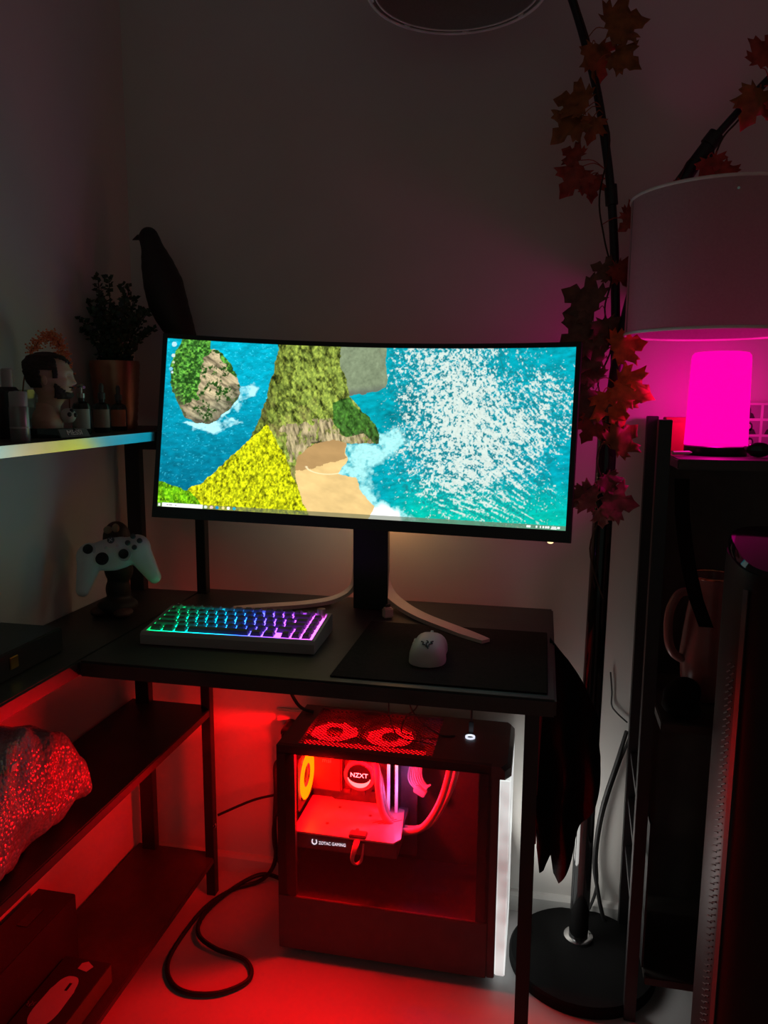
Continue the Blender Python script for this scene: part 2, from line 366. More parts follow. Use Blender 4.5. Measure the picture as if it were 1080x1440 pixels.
def paint(U, V):
    X = U * 2.39; Y = V; C = np.zeros(U.shape + (3,))
    lin = lambda r, g, b: np.array(rgb(r, g, b))
    jx = U + (fbm(X * 9, Y * 9, 3) - .5) * .03; jy = V + (fbm(X * 9, Y * 9, 4) - .5) * .06
    def mixc(mask, c): 
        nonlocal C
        m = np.clip(mask, 0, 1)[..., None]; C = C * (1 - m) + np.asarray(c) * m
    R3 = lambda a: a[..., None]
    st = lambda a, lo, hi: np.clip((a - lo) / (hi - lo), 0, 1)
    n1 = fbm(X * 14 + Y * 6, Y * 30 - X * 6, 10); n2 = fbm(X * 40, Y * 60, 20); n3 = fbm(X * 4, Y * 4, 30)
    # left sea
    t = st(V, -.8, .9)
    sea = lin(0, 104, 132) * R3(1 - t) + lin(0, 166, 192) * R3(t)
    sea = sea * R3(.55 + .9 * n1) 
    C = sea + R3(st(n2, .66, .85)) * lin(60, 170, 190) * .8
    # right sea
    rt = lin(0, 152, 168) * R3(np.ones_like(U)); rt = rt * R3(.5 + n1 * 1.0)
    gr = st(-V, .4, 1.0) * st(U, .1, .3)
    rt = rt * R3(1 - gr) + lin(0, 190, 165) * R3(gr) * R3(.6 + .7 * n1)
    deep = np.exp(-((U - .2) / .1) ** 2 - ((V - .25) / .3) ** 2); rt = rt * R3(1 - .45 * deep * st(fbm(X * 10, Y * 10, 71), .3, .6))
    mixc((U > -.14).astype(float), rt)
    # glitter
    dsp = dist(jx, jy, PG['spark']); ins = inside(jx, jy, PG['spark'])
    lvl = np.where(ins, .62 + np.clip(dsp * 1.5, 0, .38), np.clip(.62 - dsp * 3.0, 0, .62))
    core = np.exp(-((U - .48) / .26) ** 2 - ((V - .15) / .8) ** 2)
    hole = st(fbm(X * 2.6 + Y, Y * 2.2, 31, 3), .50, .62) * st(U, .45, .7)
    lvl = np.clip(lvl * .84 + .28 * core - .24 * hole, 0, 1) * st(U, .02, .14)
    ang_ = st(U, .4, .85); gx = X * 30 + Y * 22 * ang_; g = .60 * fbm(gx, Y * 34 + X * 6 * ang_, 40, 3) + .40 * fbm(X * 64, Y * 58, 44, 2)
    th = .72 - .36 * lvl
    wh = st(g, th, th + .13)
    mixc(wh * (U > .05), lin(206, 222, 214) * R3(.8 + .28 * fbm(X * 50, Y * 50, 50)))
    dk = st(.44 - g, 0, .10) * (lvl > .30); mixc(dk * .65, lin(25, 110, 120))
    # surf
    dsf = dist(jx, jy, PG['surf']); isf = inside(jx, jy, PG['surf'])
    ff = fbm(X * 12, Y * 12, 60); k = np.where(isf, .55 + np.clip(dsf * 4, 0, .4), .5 - dsf * 7)
    mixc(st(ff + k, .82, 1.12) * (U > -.12) * (U < .4), lin(165, 232, 232) * R3(.7 + .5 * n2))
    wc = np.exp(-((U - .13) / .09) ** 2 - ((V + .98) / .16) ** 2); mixc(st(wc + ff * .5, .6, .8), lin(250, 252, 250))
    # islet foam and islet
    df = dist(jx, jy, PG['foam']); k = np.where(inside(jx, jy, PG['foam']), .5, .35 - df * 8)
    mixc(st(ff + k, .75, 1.05) * (U < -.5), lin(175, 235, 240))
    isl = inside(jx, jy, PG['islet'])
    v1 = fbm(X * 16, Y * 16, 80); v2 = fbm(X * 45, Y * 45, 84)
    green = lin(66, 128, 48) * R3(.2 + 1.3 * st(v2, .28, .7) * st(v1, .1, .7)); green = green + R3(st(v2, .52, .75)) * lin(120, 185, 60) * .6
    mixc(isl.astype(float), green)
    rx_ = U + (fbm(X * 7, Y * 7, 161, 3) - .5) * .10; ry_ = V + (fbm(X * 7, Y * 7, 162, 3) - .5) * .36; rk = (inside(rx_, ry_, PG['rock']) | (inside(U, V, PG['rock']) & (V < .35 + (U + .75) * 1.6))) & isl
    lay = fbm(X * 6 - Y * 8, Y * 30 + X * 18, 88)
    rock = lin(196, 178, 140) * R3(.18 + 1.1 * st(lay, .25, .75)); low = st(.45 - V + (U + .75) * 1.6, 0, .25); rock = rock * R3(1 - .6 * low) + lin(120, 130, 108) * R3(.2 + .9 * st(lay, .25, .7)) * R3(.6 * low)
    mixc(rk * st(.55 * v1 + .45 * v2, .40, .47), rock)
    di = dist(U, V, PG['islet']); mixc(isl * st(.05 - di, 0, .05) * st(.5 - V, 0, .3) * .7, lin(95, 85, 70))
    # headland
    hd = inside(jx, jy, PG['headland'])
    mixc(hd.astype(float), lin(128, 142, 112) * R3(.45 + .55 * fbm(X * 14, Y * 10, 90) + .45 * v2))
    mixc(hd * st(.56 - V + (U * .35), 0, .08) * .8, lin(95, 100, 92))
    # sand
    sd = inside(jx, U * 0 + jy, PG['sand']); sn = fbm(X * 5 + Y * 3, Y * 9, 100)
    mixc(sd.astype(float), lin(226, 192, 128) * R3(.75 + .5 * sn))
    mixc((sd & inside(jx, jy, PG['shaded_sand'])).astype(float), lin(178, 142, 92) * R3(.8 + .35 * sn))  # part of the beach in shadow, drawn darker brown in the wallpaper
    da = np.abs(np.hypot((U + .17) / .10, (V + .42) / .085) - 1.0); mixc(st(.09 - da, 0, .08) * sd * (V < -.42) * .8, lin(252, 236, 190))
    # ridge
    rg = inside(jx, jy, PG['ridge']); s1 = fbm(X * 26 + Y * 10, Y * 18, 110); s2 = fbm(X * 55, Y * 38, 114)
    c1 = lin(118, 136, 56) * R3(.15 + 1.15 * st(s1, .25, .7)); c1 = c1 + R3(st(s2, .45, .72)) * lin(165, 178, 70) * .6
    c1 = c1 * R3(1 - .5 * st(s1, .55, .35) * .8) ; pale = st(fbm(X * 10, Y * 6, 118), .5, .68) * st(.5 - V, 0, .6)
    c1 = c1 * R3(1 - .6 * pale) + lin(165, 150, 95) * R3(.4 + .9 * s2) * R3(.6 * pale)
    edge = st(.10 - dist(U, V, [(-.47, 1.2), (-.47, .624), (-.5, .275), (-.552, -.105)]), 0, .1); c1 = c1 * R3(1 - .55 * edge)
    mixc(rg.astype(float), c1)
    qx = U + (fbm(X * 5, Y * 5, 61) - .5) * .09; qy = V + (fbm(X * 5, Y * 5, 62) - .5) * .30; cl = rg & (inside(qx, qy, PG['cliff']) | (inside(jx, jy, PG['cliff']) & (V < -.08))); mixc(cl * st(fbm(X * 30, Y * 14, 63), .30, .45) * .9, lin(190, 172, 132) * R3(.15 + 1.1 * st(fbm(X * 40 + Y * 10, Y * 12, 120), .25, .75)))
    dk = rg & (inside(U + (qx - U) * .5, V + (qy - V) * .4, PG['dark'])); mixc(dk * .92, lin(52, 100, 38) * R3(.2 + 1.1 * st(s1, .25, .7)) + R3(st(s2, .5, .75)) * lin(70, 150, 45) * .4)
    mixc(rg * st(.02 - dist(U, V, [(-.241, -.143), (-.139, -.129), (-.073, -.159), (.09, -.125), (-.073, -.159), (-.139, -.129)]), 0, .012) * .8, lin(45, 40, 32))
    sl = inside(jx, jy, PG['slope']); y1 = fbm(X * 34, Y * 24, 130); y2 = fbm(X * 60, Y * 44, 134)
    c2 = lin(165, 172, 14) * R3(.18 + 1.1 * st(y1, .25, .68)); c2 = c2 + R3(st(y2, .42, .70)) * lin(225, 225, 20) * .65
    mixc(sl.astype(float), c2)
    bs = inside(jx, jy, PG['bush']); mixc(bs.astype(float), lin(90, 160, 14) * R3(.25 + 1.1 * st(y1, .25, .7)) + R3(st(y2, .5, .75)) * lin(150, 210, 25) * .7)
    # task bar and icons
    mixc((V < -.952) * .72, lin(95, 105, 78) * R3(.9 + .2 * st(U, -.3, .5)))
    rect = lambda x0, x1, y0, y1: ((U > x0) & (U < x1) & (V > y0) & (V < y1)).astype(float)
    mixc(rect(-.978, -.776, -.998, -.953), lin(248, 246, 244))
    mixc(rect(-.955, -.90, -.982, -.970) * (fbm(X * 90, Y * 10, 7) > .45), lin(150, 150, 150))
    mixc(rect(-.996, -.986, -.99, -.962), lin(230, 240, 235))
    for i, (x, c) in enumerate(zip((-.762, -.733, -.705, -.675, -.648, -.619), ((210, 225, 215), (225, 190, 185), (20, 140, 190), (225, 210, 140), (250, 250, 250), (30, 165, 190)))):
        mixc((np.hypot((U - x) * 2.39, V + .975) < .019).astype(float), lin(*c))
    for x, wd in ((.829, .010), (.866, .003), (.884, .003), (.897, .004), (.909, .004), (.920, .004), (.967, .006)):
        mixc(rect(x - wd, x + wd, -.985, -.965), lin(240, 245, 240))
    mixc(rect(.935, .957, -.972, -.962) + rect(.932, .959, -.990, -.981), lin(240, 245, 240))
    for (x, y, r, c) in ((-.966, .935, .03, (190, 225, 235)), (-.967, .80, .022, (215, 225, 215)), (-.964, .72, .016, (200, 215, 180)), (-.975, .64, .022, (120, 200, 230)), (-.968, .60, .014, (220, 235, 240))):
        mixc((np.hypot((U - x) * 2.39, V - y) < r) * .85, lin(*c))
    return np.clip(C, 0, 1)
NU, NV = 840, 352
uu = np.linspace(-1, 1, NU); vv = np.linspace(-1, 1, NV); UU, VV = np.meshgrid(uu, vv)
colr = paint(UU, VV)
a = UU * hx / RC
loc = np.stack([RC * np.sin(a), -(RC - RC * np.cos(a)), VV * hz], -1).reshape(-1, 3)
M4 = np.array(wm(mon).inverted() @ MS); ver = loc @ M4[:3, :3].T + M4[:3, 3]
idx = np.arange(NU * NV).reshape(NV, NU)
fc = np.stack([idx[:-1, :-1], idx[:-1, 1:], idx[1:, 1:], idx[1:, :-1]], -1).reshape(-1, 4)
me = bpy.data.meshes.new('screen'); me.vertices.add(len(ver)); me.vertices.foreach_set('co', ver.ravel())
me.loops.add(fc.size); me.loops.foreach_set('vertex_index', fc.ravel()); me.polygons.add(len(fc))
me.polygons.foreach_set('loop_start', np.arange(0, fc.size, 4)); me.polygons.foreach_set('loop_total', np.full(len(fc), 4)); me.update()
at = me.color_attributes.new('picture', 'FLOAT_COLOR', 'POINT')
at.data.foreach_set('color', np.concatenate([colr.reshape(-1, 3), np.ones((NU * NV, 1))], 1).astype(np.float32).ravel())
ms = bpy.data.materials.new('lit_screen'); ms.use_nodes = True; nt = ms.node_tree; pb = nt.nodes['Principled BSDF']
vc = nt.nodes.new('ShaderNodeVertexColor'); vc.layer_name = 'picture'
nt.links.new(vc.outputs['Color'], pb.inputs['Emission Color']); pb.inputs['Emission Strength'].default_value = 1.3
pb.inputs['Base Color'].default_value = (.01, .01, .01, 1); pb.inputs['Roughness'].default_value = .3
me.materials.append(ms); so = bpy.data.objects.new('screen', me); COL.objects.link(so); so.parent = mon
so['label'] = 'lit screen with beach and cliff picture'

# ------------------------------------------------------------------ keyboard
kb = thing('keyboard', 'white compact keyboard glowing green to violet with a silver knob', 'keyboard', (-.541, 1.300, .75), (0, 0, math.radians(2.2)))
prof = [(-.071, .001), (.071, .001), (.071, .030), (.066, .036), (.060, .036), (.060, .0315), (-.060, .0185), (-.060, .0235), (-.066, .0235), (-.071, .018)]
part('case', B().prism([(-p[0], p[1]) for p in prof], (-.162, 0, 0), (0, -1, 0), (0, 0, 1), (1, 0, 0), .324), mat('keyboard_case', (.36, .35, .33), .4, var=.04), kb, world=False)
for x in (-.162, .155):
    sd = B(); sd.prism([(-.060, .0186), (.060, .0316), (.060, .036), (-.060, .0235)], (x, 0, 0), (0, 1, 0), (0, 0, 1), (1, 0, 0), .007)
    part('side_rim', sd, MATS['keyboard_case'], kb, world=False)
km = bpy.data.materials.new('key_backlight'); km.use_nodes = True; nt = km.node_tree; pb = nt.nodes['Principled BSDF']
tc = nt.nodes.new('ShaderNodeTexCoord'); sx_ = nt.nodes.new('ShaderNodeSeparateXYZ'); mr = nt.nodes.new('ShaderNodeMapRange'); rp = nt.nodes.new('ShaderNodeValToRGB')
mr.inputs['From Min'].default_value = -.155; mr.inputs['From Max'].default_value = .155
nt.links.new(tc.outputs['Object'], sx_.inputs[0]); nt.links.new(sx_.outputs[0], mr.inputs['Value']); nt.links.new(mr.outputs[0], rp.inputs[0]); nt.links.new(rp.outputs[0], pb.inputs['Emission Color'])
cr = rp.color_ramp; cr.elements[0].position = .0; cr.elements[0].color = (0, .75, .12, 1); cr.elements[1].position = 1.0; cr.elements[1].color = (.75, .08, .85, 1)
for p_, c_ in ((.18, (0, .75, .35, 1)), (.36, (0, .50, .95, 1)), (.56, (.03, .10, 1, 1)), (.72, (.22, .06, 1, 1)), (.86, (.45, .06, .95, 1))):
    e = cr.elements.new(p_); e.color = c_
pb.inputs['Emission Strength'].default_value = 5.8; pb.inputs['Base Color'].default_value = (.1, .1, .1, 1)
tilt = math.atan2(.013, .120)
bl = B(); bl.loft([[Vector((-.155, y, z)), Vector((.155, y, z)), Vector((.155, y, z - .002)), Vector((-.155, y, z - .002))] for y, z in ((-.0595, .0192), (.0595, .0320))])
part('backlight', bl, km, kb, 'glowing backlight running green to violet', world=False)
M_key = mat('keycap_dark', (.12, .12, .13), .35, var=.08)
rows = [[1, -.25, 1, 1, 1, 1, -.25, 1, 1, 1, 1, -.25, 1, 1, 1, 1, -.25, 1], [1] * 13 + [2, 1], [1.5] + [1] * 12 + [1.5, 1], [1.75] + [1] * 11 + [2.25, 1], [2.25] + [1] * 10 + [1.75, 1, 1], [1.25, 1.25, 1.25, 6.25, 1.25, 1.25, -.5, 1, 1, 1]]
KP = .0190; keymesh = {}
for ri, row in enumerate(rows):
    yl = .0510 - ri * .0198; x = -.152
    for wv in row:
        if wv < 0: x += -wv * KP; continue
        cx = x + wv * KP / 2; x += wv * KP
        zc = .0256 + yl * math.tan(tilt)
        if wv not in keymesh:
            b = B(); W2 = wv * KP / 2 - .0018; D2 = KP / 2 - .0018
            R = lambda ww, dd, z: [Vector((-ww, -dd, z)), Vector((ww, -dd, z)), Vector((ww, dd, z)), Vector((-ww, dd, z))]
            b.loft([R(W2, D2, .0035), R(W2 - .0008, D2 - .0008, .006), R(W2 - .0026, D2 - .0026, .0108), R(W2 - .0034, D2 - .0034, .0104)])
            o = part('keycap', b, M_key, kb, world=False); keymesh[wv] = o.data
        else:
            o = bpy.data.objects.new('keycap', keymesh[wv]); COL.objects.link(o); o.parent = kb
        o.location = (cx, yl, zc); o.rotation_euler = (tilt, 0, 0)
kn = B(); kn.lathe([(.0080, 0), (.0080, .016), (.0074, .0175), (.001, .0178)], (.1445, .051, .031), 24)
part('knob', kn, mat('knob_silver', (.6, .52, .42), .3, metal=.8), kb, 'round silver knob', world=False)

# ------------------------------------------------------------------ mouse pad, mouse, dock
solo('mouse_pad', B().bb(-.322, .022, 1.14, 1.45, .7505, .7525, .001), M_pad, 'black cloth mouse pad under the white mouse', 'mouse pad')
def mouse_shape(b, L=.124, Wd=.064, Hh=.039, n=18, seg=24):
    rings = []
    for i in range(n + 1):
        t = -1 + 2 * i / n; tt = max(-.985, min(.985, t)); y = tt * L / 2
        wv = Wd / 2 * (1 - abs(tt) ** 4.5) ** .5 * (1 - .10 * math.exp(-((tt - .15) / .35) ** 2)) * (1.0 if tt < 0 else 1 - .04 * tt)
        hv = Hh * (1 - abs(tt) ** 3.0) ** .5 * (1 - .22 * max(0, tt) - .08 * max(0, -tt - .3))
        ring = []
        for k in range(seg):
            a = 2 * PI * k / seg; cx = math.copysign(abs(math.cos(a)) ** .75, math.cos(a)); cz = math.sin(a)
            z = hv * (max(0, cz) ** .8) if cz > 0 else 0.0
            ring.append(Vector((wv * cx * (1 if cz > -.1 else .8), y, .001 + z)))
        rings.append(ring)
    return b.loft(rings)
mo = thing('computer_mouse', 'white wireless mouse with a dark emblem on the black pad', 'mouse', (-.179, 1.268, .7525), (0, 0, math.radians(2)))
part('body', mouse_shape(B()), mat('mouse_white', (.58, .57, .53), .5, var=.03), mo, world=False, ang=60)
part('scroll_wheel', B().lathe([(.005, -.003), (.0075, -.002), (.0075, .002), (.005, .003)], (0, .044, .0245), 20, ax=(0, 1, 0), ay=(0, 0, 1), az=(1, 0, 0)), M_shell, mo, world=False)
for y in (.012, .030):
    part('side_button', B().box((-.0288, y, .017), (.003, .015, .005), None, .0014), M_shell, mo, 'pale side button', world=False)
# the snake emblem: three winding strokes
em = B()
for q in (((-.010, .006), (-.006, .003), (-.007, -.001), (-.002, -.003), (0, -.007)), ((-.001, .008), (.002, .004), (-.001, .001), (.001, -.004), (.003, -.009)), ((.010, .008), (.006, .005), (.009, .002), (.004, -.001), (.004, -.005))):
    em.tube([(x, y - .038, .0012 + .039 * (1 - abs((y - .038) / .062) ** 3.0) ** .5 * (1 - .08 * max(0, -(y - .038) / .062 - .3)) * (1 - (abs(x) / .032) ** 2.667) ** .4) for x, y in q], .0011, 6, 4)
part('emblem', em, M_dgrey, mo, 'dark winding snake emblem', world=False)
dk = thing('usb_dongle', 'small pale block on the desk in front of the monitor stand', 'usb dongle', (-.296, 1.485, .75))
part('body', B().box((-.296, 1.485, .7615), (.021, .015, .021), Matrix.Rotation(.5, 3, 'Z'), .003), mat('dongle_tan', (.70, .60, .46), .5), dk)
part('plug', B().box((-.296, 1.486, .7745), (.010, .005, .010), Matrix.Rotation(.5, 3, 'Z'), .0006), M_chrome, dk, 'small metal plug')

# ------------------------------------------------------------------ computer case
pcx0, pcx1, pcy0, pcy1, pcz0, pcz1 = -.520, -.075, 1.432, 1.648, .014, .478
M_case = mat('case_black', (.085, .075, .078), .45, var=.1)
pc = thing('desktop_computer', 'black computer case with red glowing parts behind its glass side panel', 'computer', (-.29, 1.54, 0))
part('base_tray', B().bb(pcx0, pcx1, pcy0, pcy1, pcz0, .022), M_case, pc)
part('lower_panel', B().bb(pcx0, pcx1, pcy0 - .002, pcy0 + .004, pcz0, .138, .001), M_case, pc)
part('lower_shroud', B().bb(pcx0 + .004, pcx1 - .002, pcy0 + .006, pcy1 - .02, .128, .134), M_black, pc)
part('motherboard_tray', B().bb(pcx0, pcx1, 1.625, pcy1, .022, .430), mat('tray_dark', (.03, .02, .022), .6), pc)
fr = B(); fr.bb(pcx0, -.481, pcy0, pcy0 + .012, .138, pcz1 - .016); fr.bb(-.099, pcx1, pcy0, pcy0 + .012, .138, pcz1 - .016); fr.bb(pcx0, pcx1, pcy0, pcy0 + .012, .460, pcz1)
part('window_frame', fr, M_black, pc)
rb = B(); rb.bb(pcx0, pcx0 + .006, pcy0 + .012, 1.625, .022, .27); rb.bb(pcx0, pcx0 + .006, pcy0 + .012, pcy0 + .05, .27, .466); rb.bb(pcx0, pcx0 + .006, 1.60, 1.625, .27, .466); rb.bb(pcx0, pcx0 + .006, pcy0 + .05, 1.60, .43, .466)
part('rear_panel', rb, M_black, pc)
tp = B(); tp.bb(pcx0, -.478, pcy0 + .012, 1.636, .464, pcz1); tp.bb(-.195, pcx1, pcy0 + .012, 1.636, .464, pcz1); tp.bb(-.478, -.195, pcy0 + .012, 1.450, .464, pcz1); tp.bb(pcx0, pcx1, 1.636, pcy1, .430, pcz1)
part('top_panel', tp, M_case, pc)
gm = B(); x0, x1, y0, y1 = -.478, -.195, 1.450, 1.636
def clipbar(b, c, sgn):
    # line y = sgn*x + c within the rectangle
    P = []
    for x in (x0, x1):
        y = sgn * x + c
        if y0 <= y <= y1: P.append((x, y))
    for y in (y0, y1):
        x = (y - c) / sgn
        if x0 < x < x1: P.append((x, y))
    if len(P) >= 2:
        A, Bp = Vector((*P[0], .472)), Vector((*P[1], .472)); L = (Bp - A).length
        if L > .002: b.box((A + Bp) / 2, (L, .0018, .0010), Matrix.Rotation(math.atan2(Bp.y - A.y, Bp.x - A.x), 3, 'Z'))
for k in range(0, 90):
    clipbar(gm, y0 - x1 - .01 + k * .0100, 1); clipbar(gm, y0 + x0 - .01 + k * .0100, -1)
part('top_grille', gm, mat('grille_red', (.10, .05, .05), .5), pc, 'fine diamond mesh over the fans')
part('added_glow_strip', B().bb(-.476, -.215, 1.452, 1.498, .4605, .4640), mat('added_glow', (.6, .05, .04), .4, emit=(1, .002, .006), estr=2.0), pc, 'added red glow strip under the top mesh')  # glowing strip added so that red shows through the mesh
part('glass_panel', B().bb(-.5, -.080, pcy0 - .004, pcy0 - .0005, .136, .462), glassy('tinted_glass', (.80, .80, .80)), pc, 'clear tinted glass window')
fp = B(); fp.bb(pcx1, -.058, pcy0, pcy1, .014, .455, .002); fp.loft([[Vector(p) for p in ((pcx1, pcy0, z), (pcx1 + dx - .012, pcy0, z), (pcx1 + dx, pcy0 + .02, z), (pcx1 + dx, pcy1 - .012, z), (pcx1 + dx - .008, pcy1, z), (pcx1, pcy1, z))] for z, dx in ((.452, .039), (.470, .038), (.478, .030))])
part('front_cover', fp, M_case, pc)
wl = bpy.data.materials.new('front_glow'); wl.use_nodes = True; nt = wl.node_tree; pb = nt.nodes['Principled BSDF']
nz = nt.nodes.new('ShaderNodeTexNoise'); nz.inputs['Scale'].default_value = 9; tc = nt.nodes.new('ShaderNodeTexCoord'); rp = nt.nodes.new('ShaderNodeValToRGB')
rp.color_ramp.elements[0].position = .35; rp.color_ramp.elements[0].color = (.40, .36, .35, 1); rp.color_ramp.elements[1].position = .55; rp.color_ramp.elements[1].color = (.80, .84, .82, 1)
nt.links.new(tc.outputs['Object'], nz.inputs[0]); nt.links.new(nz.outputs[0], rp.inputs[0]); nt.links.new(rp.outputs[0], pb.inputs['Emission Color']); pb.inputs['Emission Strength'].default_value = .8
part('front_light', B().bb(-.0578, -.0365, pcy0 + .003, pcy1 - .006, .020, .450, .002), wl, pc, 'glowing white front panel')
pbt = B(); pbt.lathe([(.0075, 0), (.0105, 0), (.0105, .003), (.0075, .003), (.0075, 0)], (-.128, 1.552, .478), 24, caps=False)
part('power_button', pbt, mat('button_glow', (.8, .8, .85), .4, emit=(.8, .85, 1), estr=1.0), pc, 'glowing white ring button')
for x in (-.47, -.12):
    for y in (1.46, 1.62): part('foot', B().cyl((x, y, 0), (x, y, .014), .014), M_blackp, pc)
# inside
M_pcb = mat('circuit_board', (.10, .06, .07), .5, var=.3, scale=60)
mb = B(); mb.bb(-.495, -.25, 1.612, 1.625, .15, .43); mb.bb(-.495, -.42, 1.585, 1.612, .30, .428, .004); mb.bb(-.40, -.27, 1.602, 1.612, .405, .428, .002)
for k in range(5): mb.bb(-.46 + k * .035, -.44 + k * .035, 1.604, 1.612, .29, .30)
mo_b = part('motherboard', mb, M_pcb, pc)
text('lettering', 'msi', .016, mat('pale_print', (.75, .6, .6), .5), mo_b, (-.455, 1.5845, .375), (1, 0, 0), (0, 0, 1), label='pale lettering')
M_gpu = mat('card_metal', (.62, .58, .60), .35, metal=.3, var=.05)
gc = part('graphics_card', B().bb(-.496, -.268, 1.462, 1.612, .232, .268, .002), mat('card_body', (.10, .09, .10), .4), pc)
bp = B(); bp.prism([(-.496, 1.458), (-.275, 1.456), (-.262, 1.475), (-.275, 1.590), (-.32, 1.604), (-.44, 1.602), (-.45, 1.610), (-.496, 1.610)], (0, 0, .269), (1, 0, 0), (0, 1, 0), (0, 0, 1), .004)
part('backplate', bp, M_gpu, gc)
sl = B()
for k in range(3): sl.box((-.315 + k * .012, 1.535, .2733), (.045, .0016, .0006), Matrix.Rotation(.6, 3, 'Z'))
for x, y in ((-.43, 1.50), (-.36, 1.49), (-.345, 1.55), (-.42, 1.57)): sl.cyl((x, y, .273), (x, y, .2738), .004, None, 10)
part('vent_slot', sl, M_dgrey, gc)
M_let = mat('white_letters', (.9, .9, .95), .4, emit=(.85, .88, 1), estr=1.3)
text('lettering', 'ZOTAC GAMING', .0098, M_let, gc, (-.4085, 1.4612, .250), (1, 0, .03), (0, 0, 1), label='glowing white lettering', sx=.80)
lg = B(); lg.tube([(-.452, 1.461, .256), (-.453, 1.461, .249), (-.448, 1.461, .245), (-.443, 1.461, .249), (-.444, 1.461, .256)], .0013, 6, 3)
part('emblem', lg, M_let, gc, 'glowing white horseshoe emblem')
M_pink = mat('tube_sleeve', (.50, .42, .44), .5, var=.06)
pu = part('cooler_pump', B().cyl((-.376, 1.612, .352), (-.376, 1.575, .352), .036, .036, 40), M_pink, pc)
cpn = B(); cpn.lathe([(.0275, 0), (.0275, .004)], (-.376, 1.575, .352), 40, ax=(1, 0, 0), ay=(0, 0, 1), az=(0, -1, 0))
part('cap', cpn, M_gloss, pu, 'round black glossy cap')
rg = B()
for k in range(14):
    a0 = PI + .2 + (PI - .4) * k / 14; a1 = PI + .2 + (PI - .4) * (k + 1) / 14; f = lambda r, a, y: Vector((-.376 + r * math.cos(a), y, .352 + r * math.sin(a)))
    wv = .009 * math.sin((k + .5) / 14 * PI) + .0012
    A = rg.ring([f(.0272 - wv, a0, 1.5708), f(.0272, a0, 1.5708), f(.0272, a1, 1.5708), f(.0272 - wv, a1, 1.5708)]); A2 = rg.ring([f(.0272 - wv, a0, 1.5698), f(.0272, a0, 1.5698), f(.0272, a1, 1.5698), f(.0272 - wv, a1, 1.5698)]); rg.bridge(A, A2); rg.cap(A[::-1]); rg.cap(A2)
part('light_ring', rg, mat('ring_glow', (.8, .8, .8), .4, emit=(.8, .72, .72), estr=.9), pu, 'white glowing crescent')
text('lettering', 'NZXT', .0150, M_let, pu, (-.376, 1.5705, .354), (1, 0, 0), (0, 0, 1), label='glowing white lettering')
part('coolant_tube', B().tube([(-.345, 1.585, .385), (-.332, 1.56, .375), (-.324, 1.545, .33), (-.310, 1.535, .285), (-.275, 1.53, .258), (-.228, 1.535, .266), (-.195, 1.545, .312), (-.176, 1.56, .37), (-.165, 1.57, .44)], .0078, 12, 8), M_pink, pc)
part('coolant_tube', B().tube([(-.345, 1.595, .365), (-.330, 1.58, .35), (-.318, 1.56, .31), (-.302, 1.552, .275), (-.265, 1.555, .250), (-.215, 1.56, .262), (-.182, 1.57, .315), (-.162, 1.58, .37), (-.150, 1.59, .44)], .0070, 12, 8), M_pink, pc)
rm = bpy.data.materials.new('memory_glow'); rm.use_nodes = True; nt = rm.node_tree; pb = nt.nodes['Principled BSDF']
tc = nt.nodes.new('ShaderNodeTexCoord'); sx_ = nt.nodes.new('ShaderNodeSeparateXYZ'); mr = nt.nodes.new('ShaderNodeMapRange'); rp = nt.nodes.new('ShaderNodeValToRGB')
mr.inputs['From Min'].default_value = .275; mr.inputs['From Max'].default_value = .385
nt.links.new(tc.outputs['Object'], sx_.inputs[0]); nt.links.new(sx_.outputs[2], mr.inputs['Value']); nt.links.new(mr.outputs[0], rp.inputs[0]); nt.links.new(rp.outputs[0], pb.inputs['Emission Color'])
cr = rp.color_ramp; cr.elements[0].color = (.75, .05, .45, 1); cr.elements[1].color = (.9, .8, 1, 1)
for p_, c_ in ((.35, (.5, .35, .9, 1)), (.62, (.35, .08, .9, 1))): e = cr.elements.new(p_); e.color = c_
pb.inputs['Emission Strength'].default_value = 1.0
for x in (-.309, -.291):
    ms_ = part('memory_stick', B().bb(x - .003, x + .003, 1.578, 1.612, .272, .392), M_dgrey, pc)
    part('light_bar', B().bb(x - .003, x + .003, 1.571, 1.578, .274, .390, .001), rm, ms_, 'glowing violet and white bar')
bc = B()
for k in range(7): bc.tube([(-.262 + k * .004, 1.60, .385), (-.268 + k * .005, 1.597, .355), (-.262 + k * .006, 1.595, .335), (-.235 + k * .003, 1.592, .315 + .004 * k)], .0022, 6, 4)
bc.box((-.24, 1.592, .322), (.028, .012, .018), Matrix.Rotation(.5, 3, 'Y'), .002)
part('power_cable', bc, M_pink, pc)
gk = B()
for k in range(5):
    o_ = k * .0022; gk.tube([(-.357 + o_, 1.462, .268), (-.358 + o_, 1.447, .262), (-.362 + o_ * .5, 1.442, .235), (-.356 + o_ * .4, 1.445, .222), (-.345 + o_ * .3, 1.45, .226), (-.340, 1.455, .245), (-.340, 1.462, .262)], .0022, 6, 5)
part('card_cable', gk, M_pink, pc)
part('card_plug', B().bb(-.372, -.334, 1.457, 1.480, .262, .279, .002), M_dgrey, pc)
M_blade = mat('fan_blade_glow', (.6, .05, .04), .4, emit=(1, .002, .006), estr=4.0)
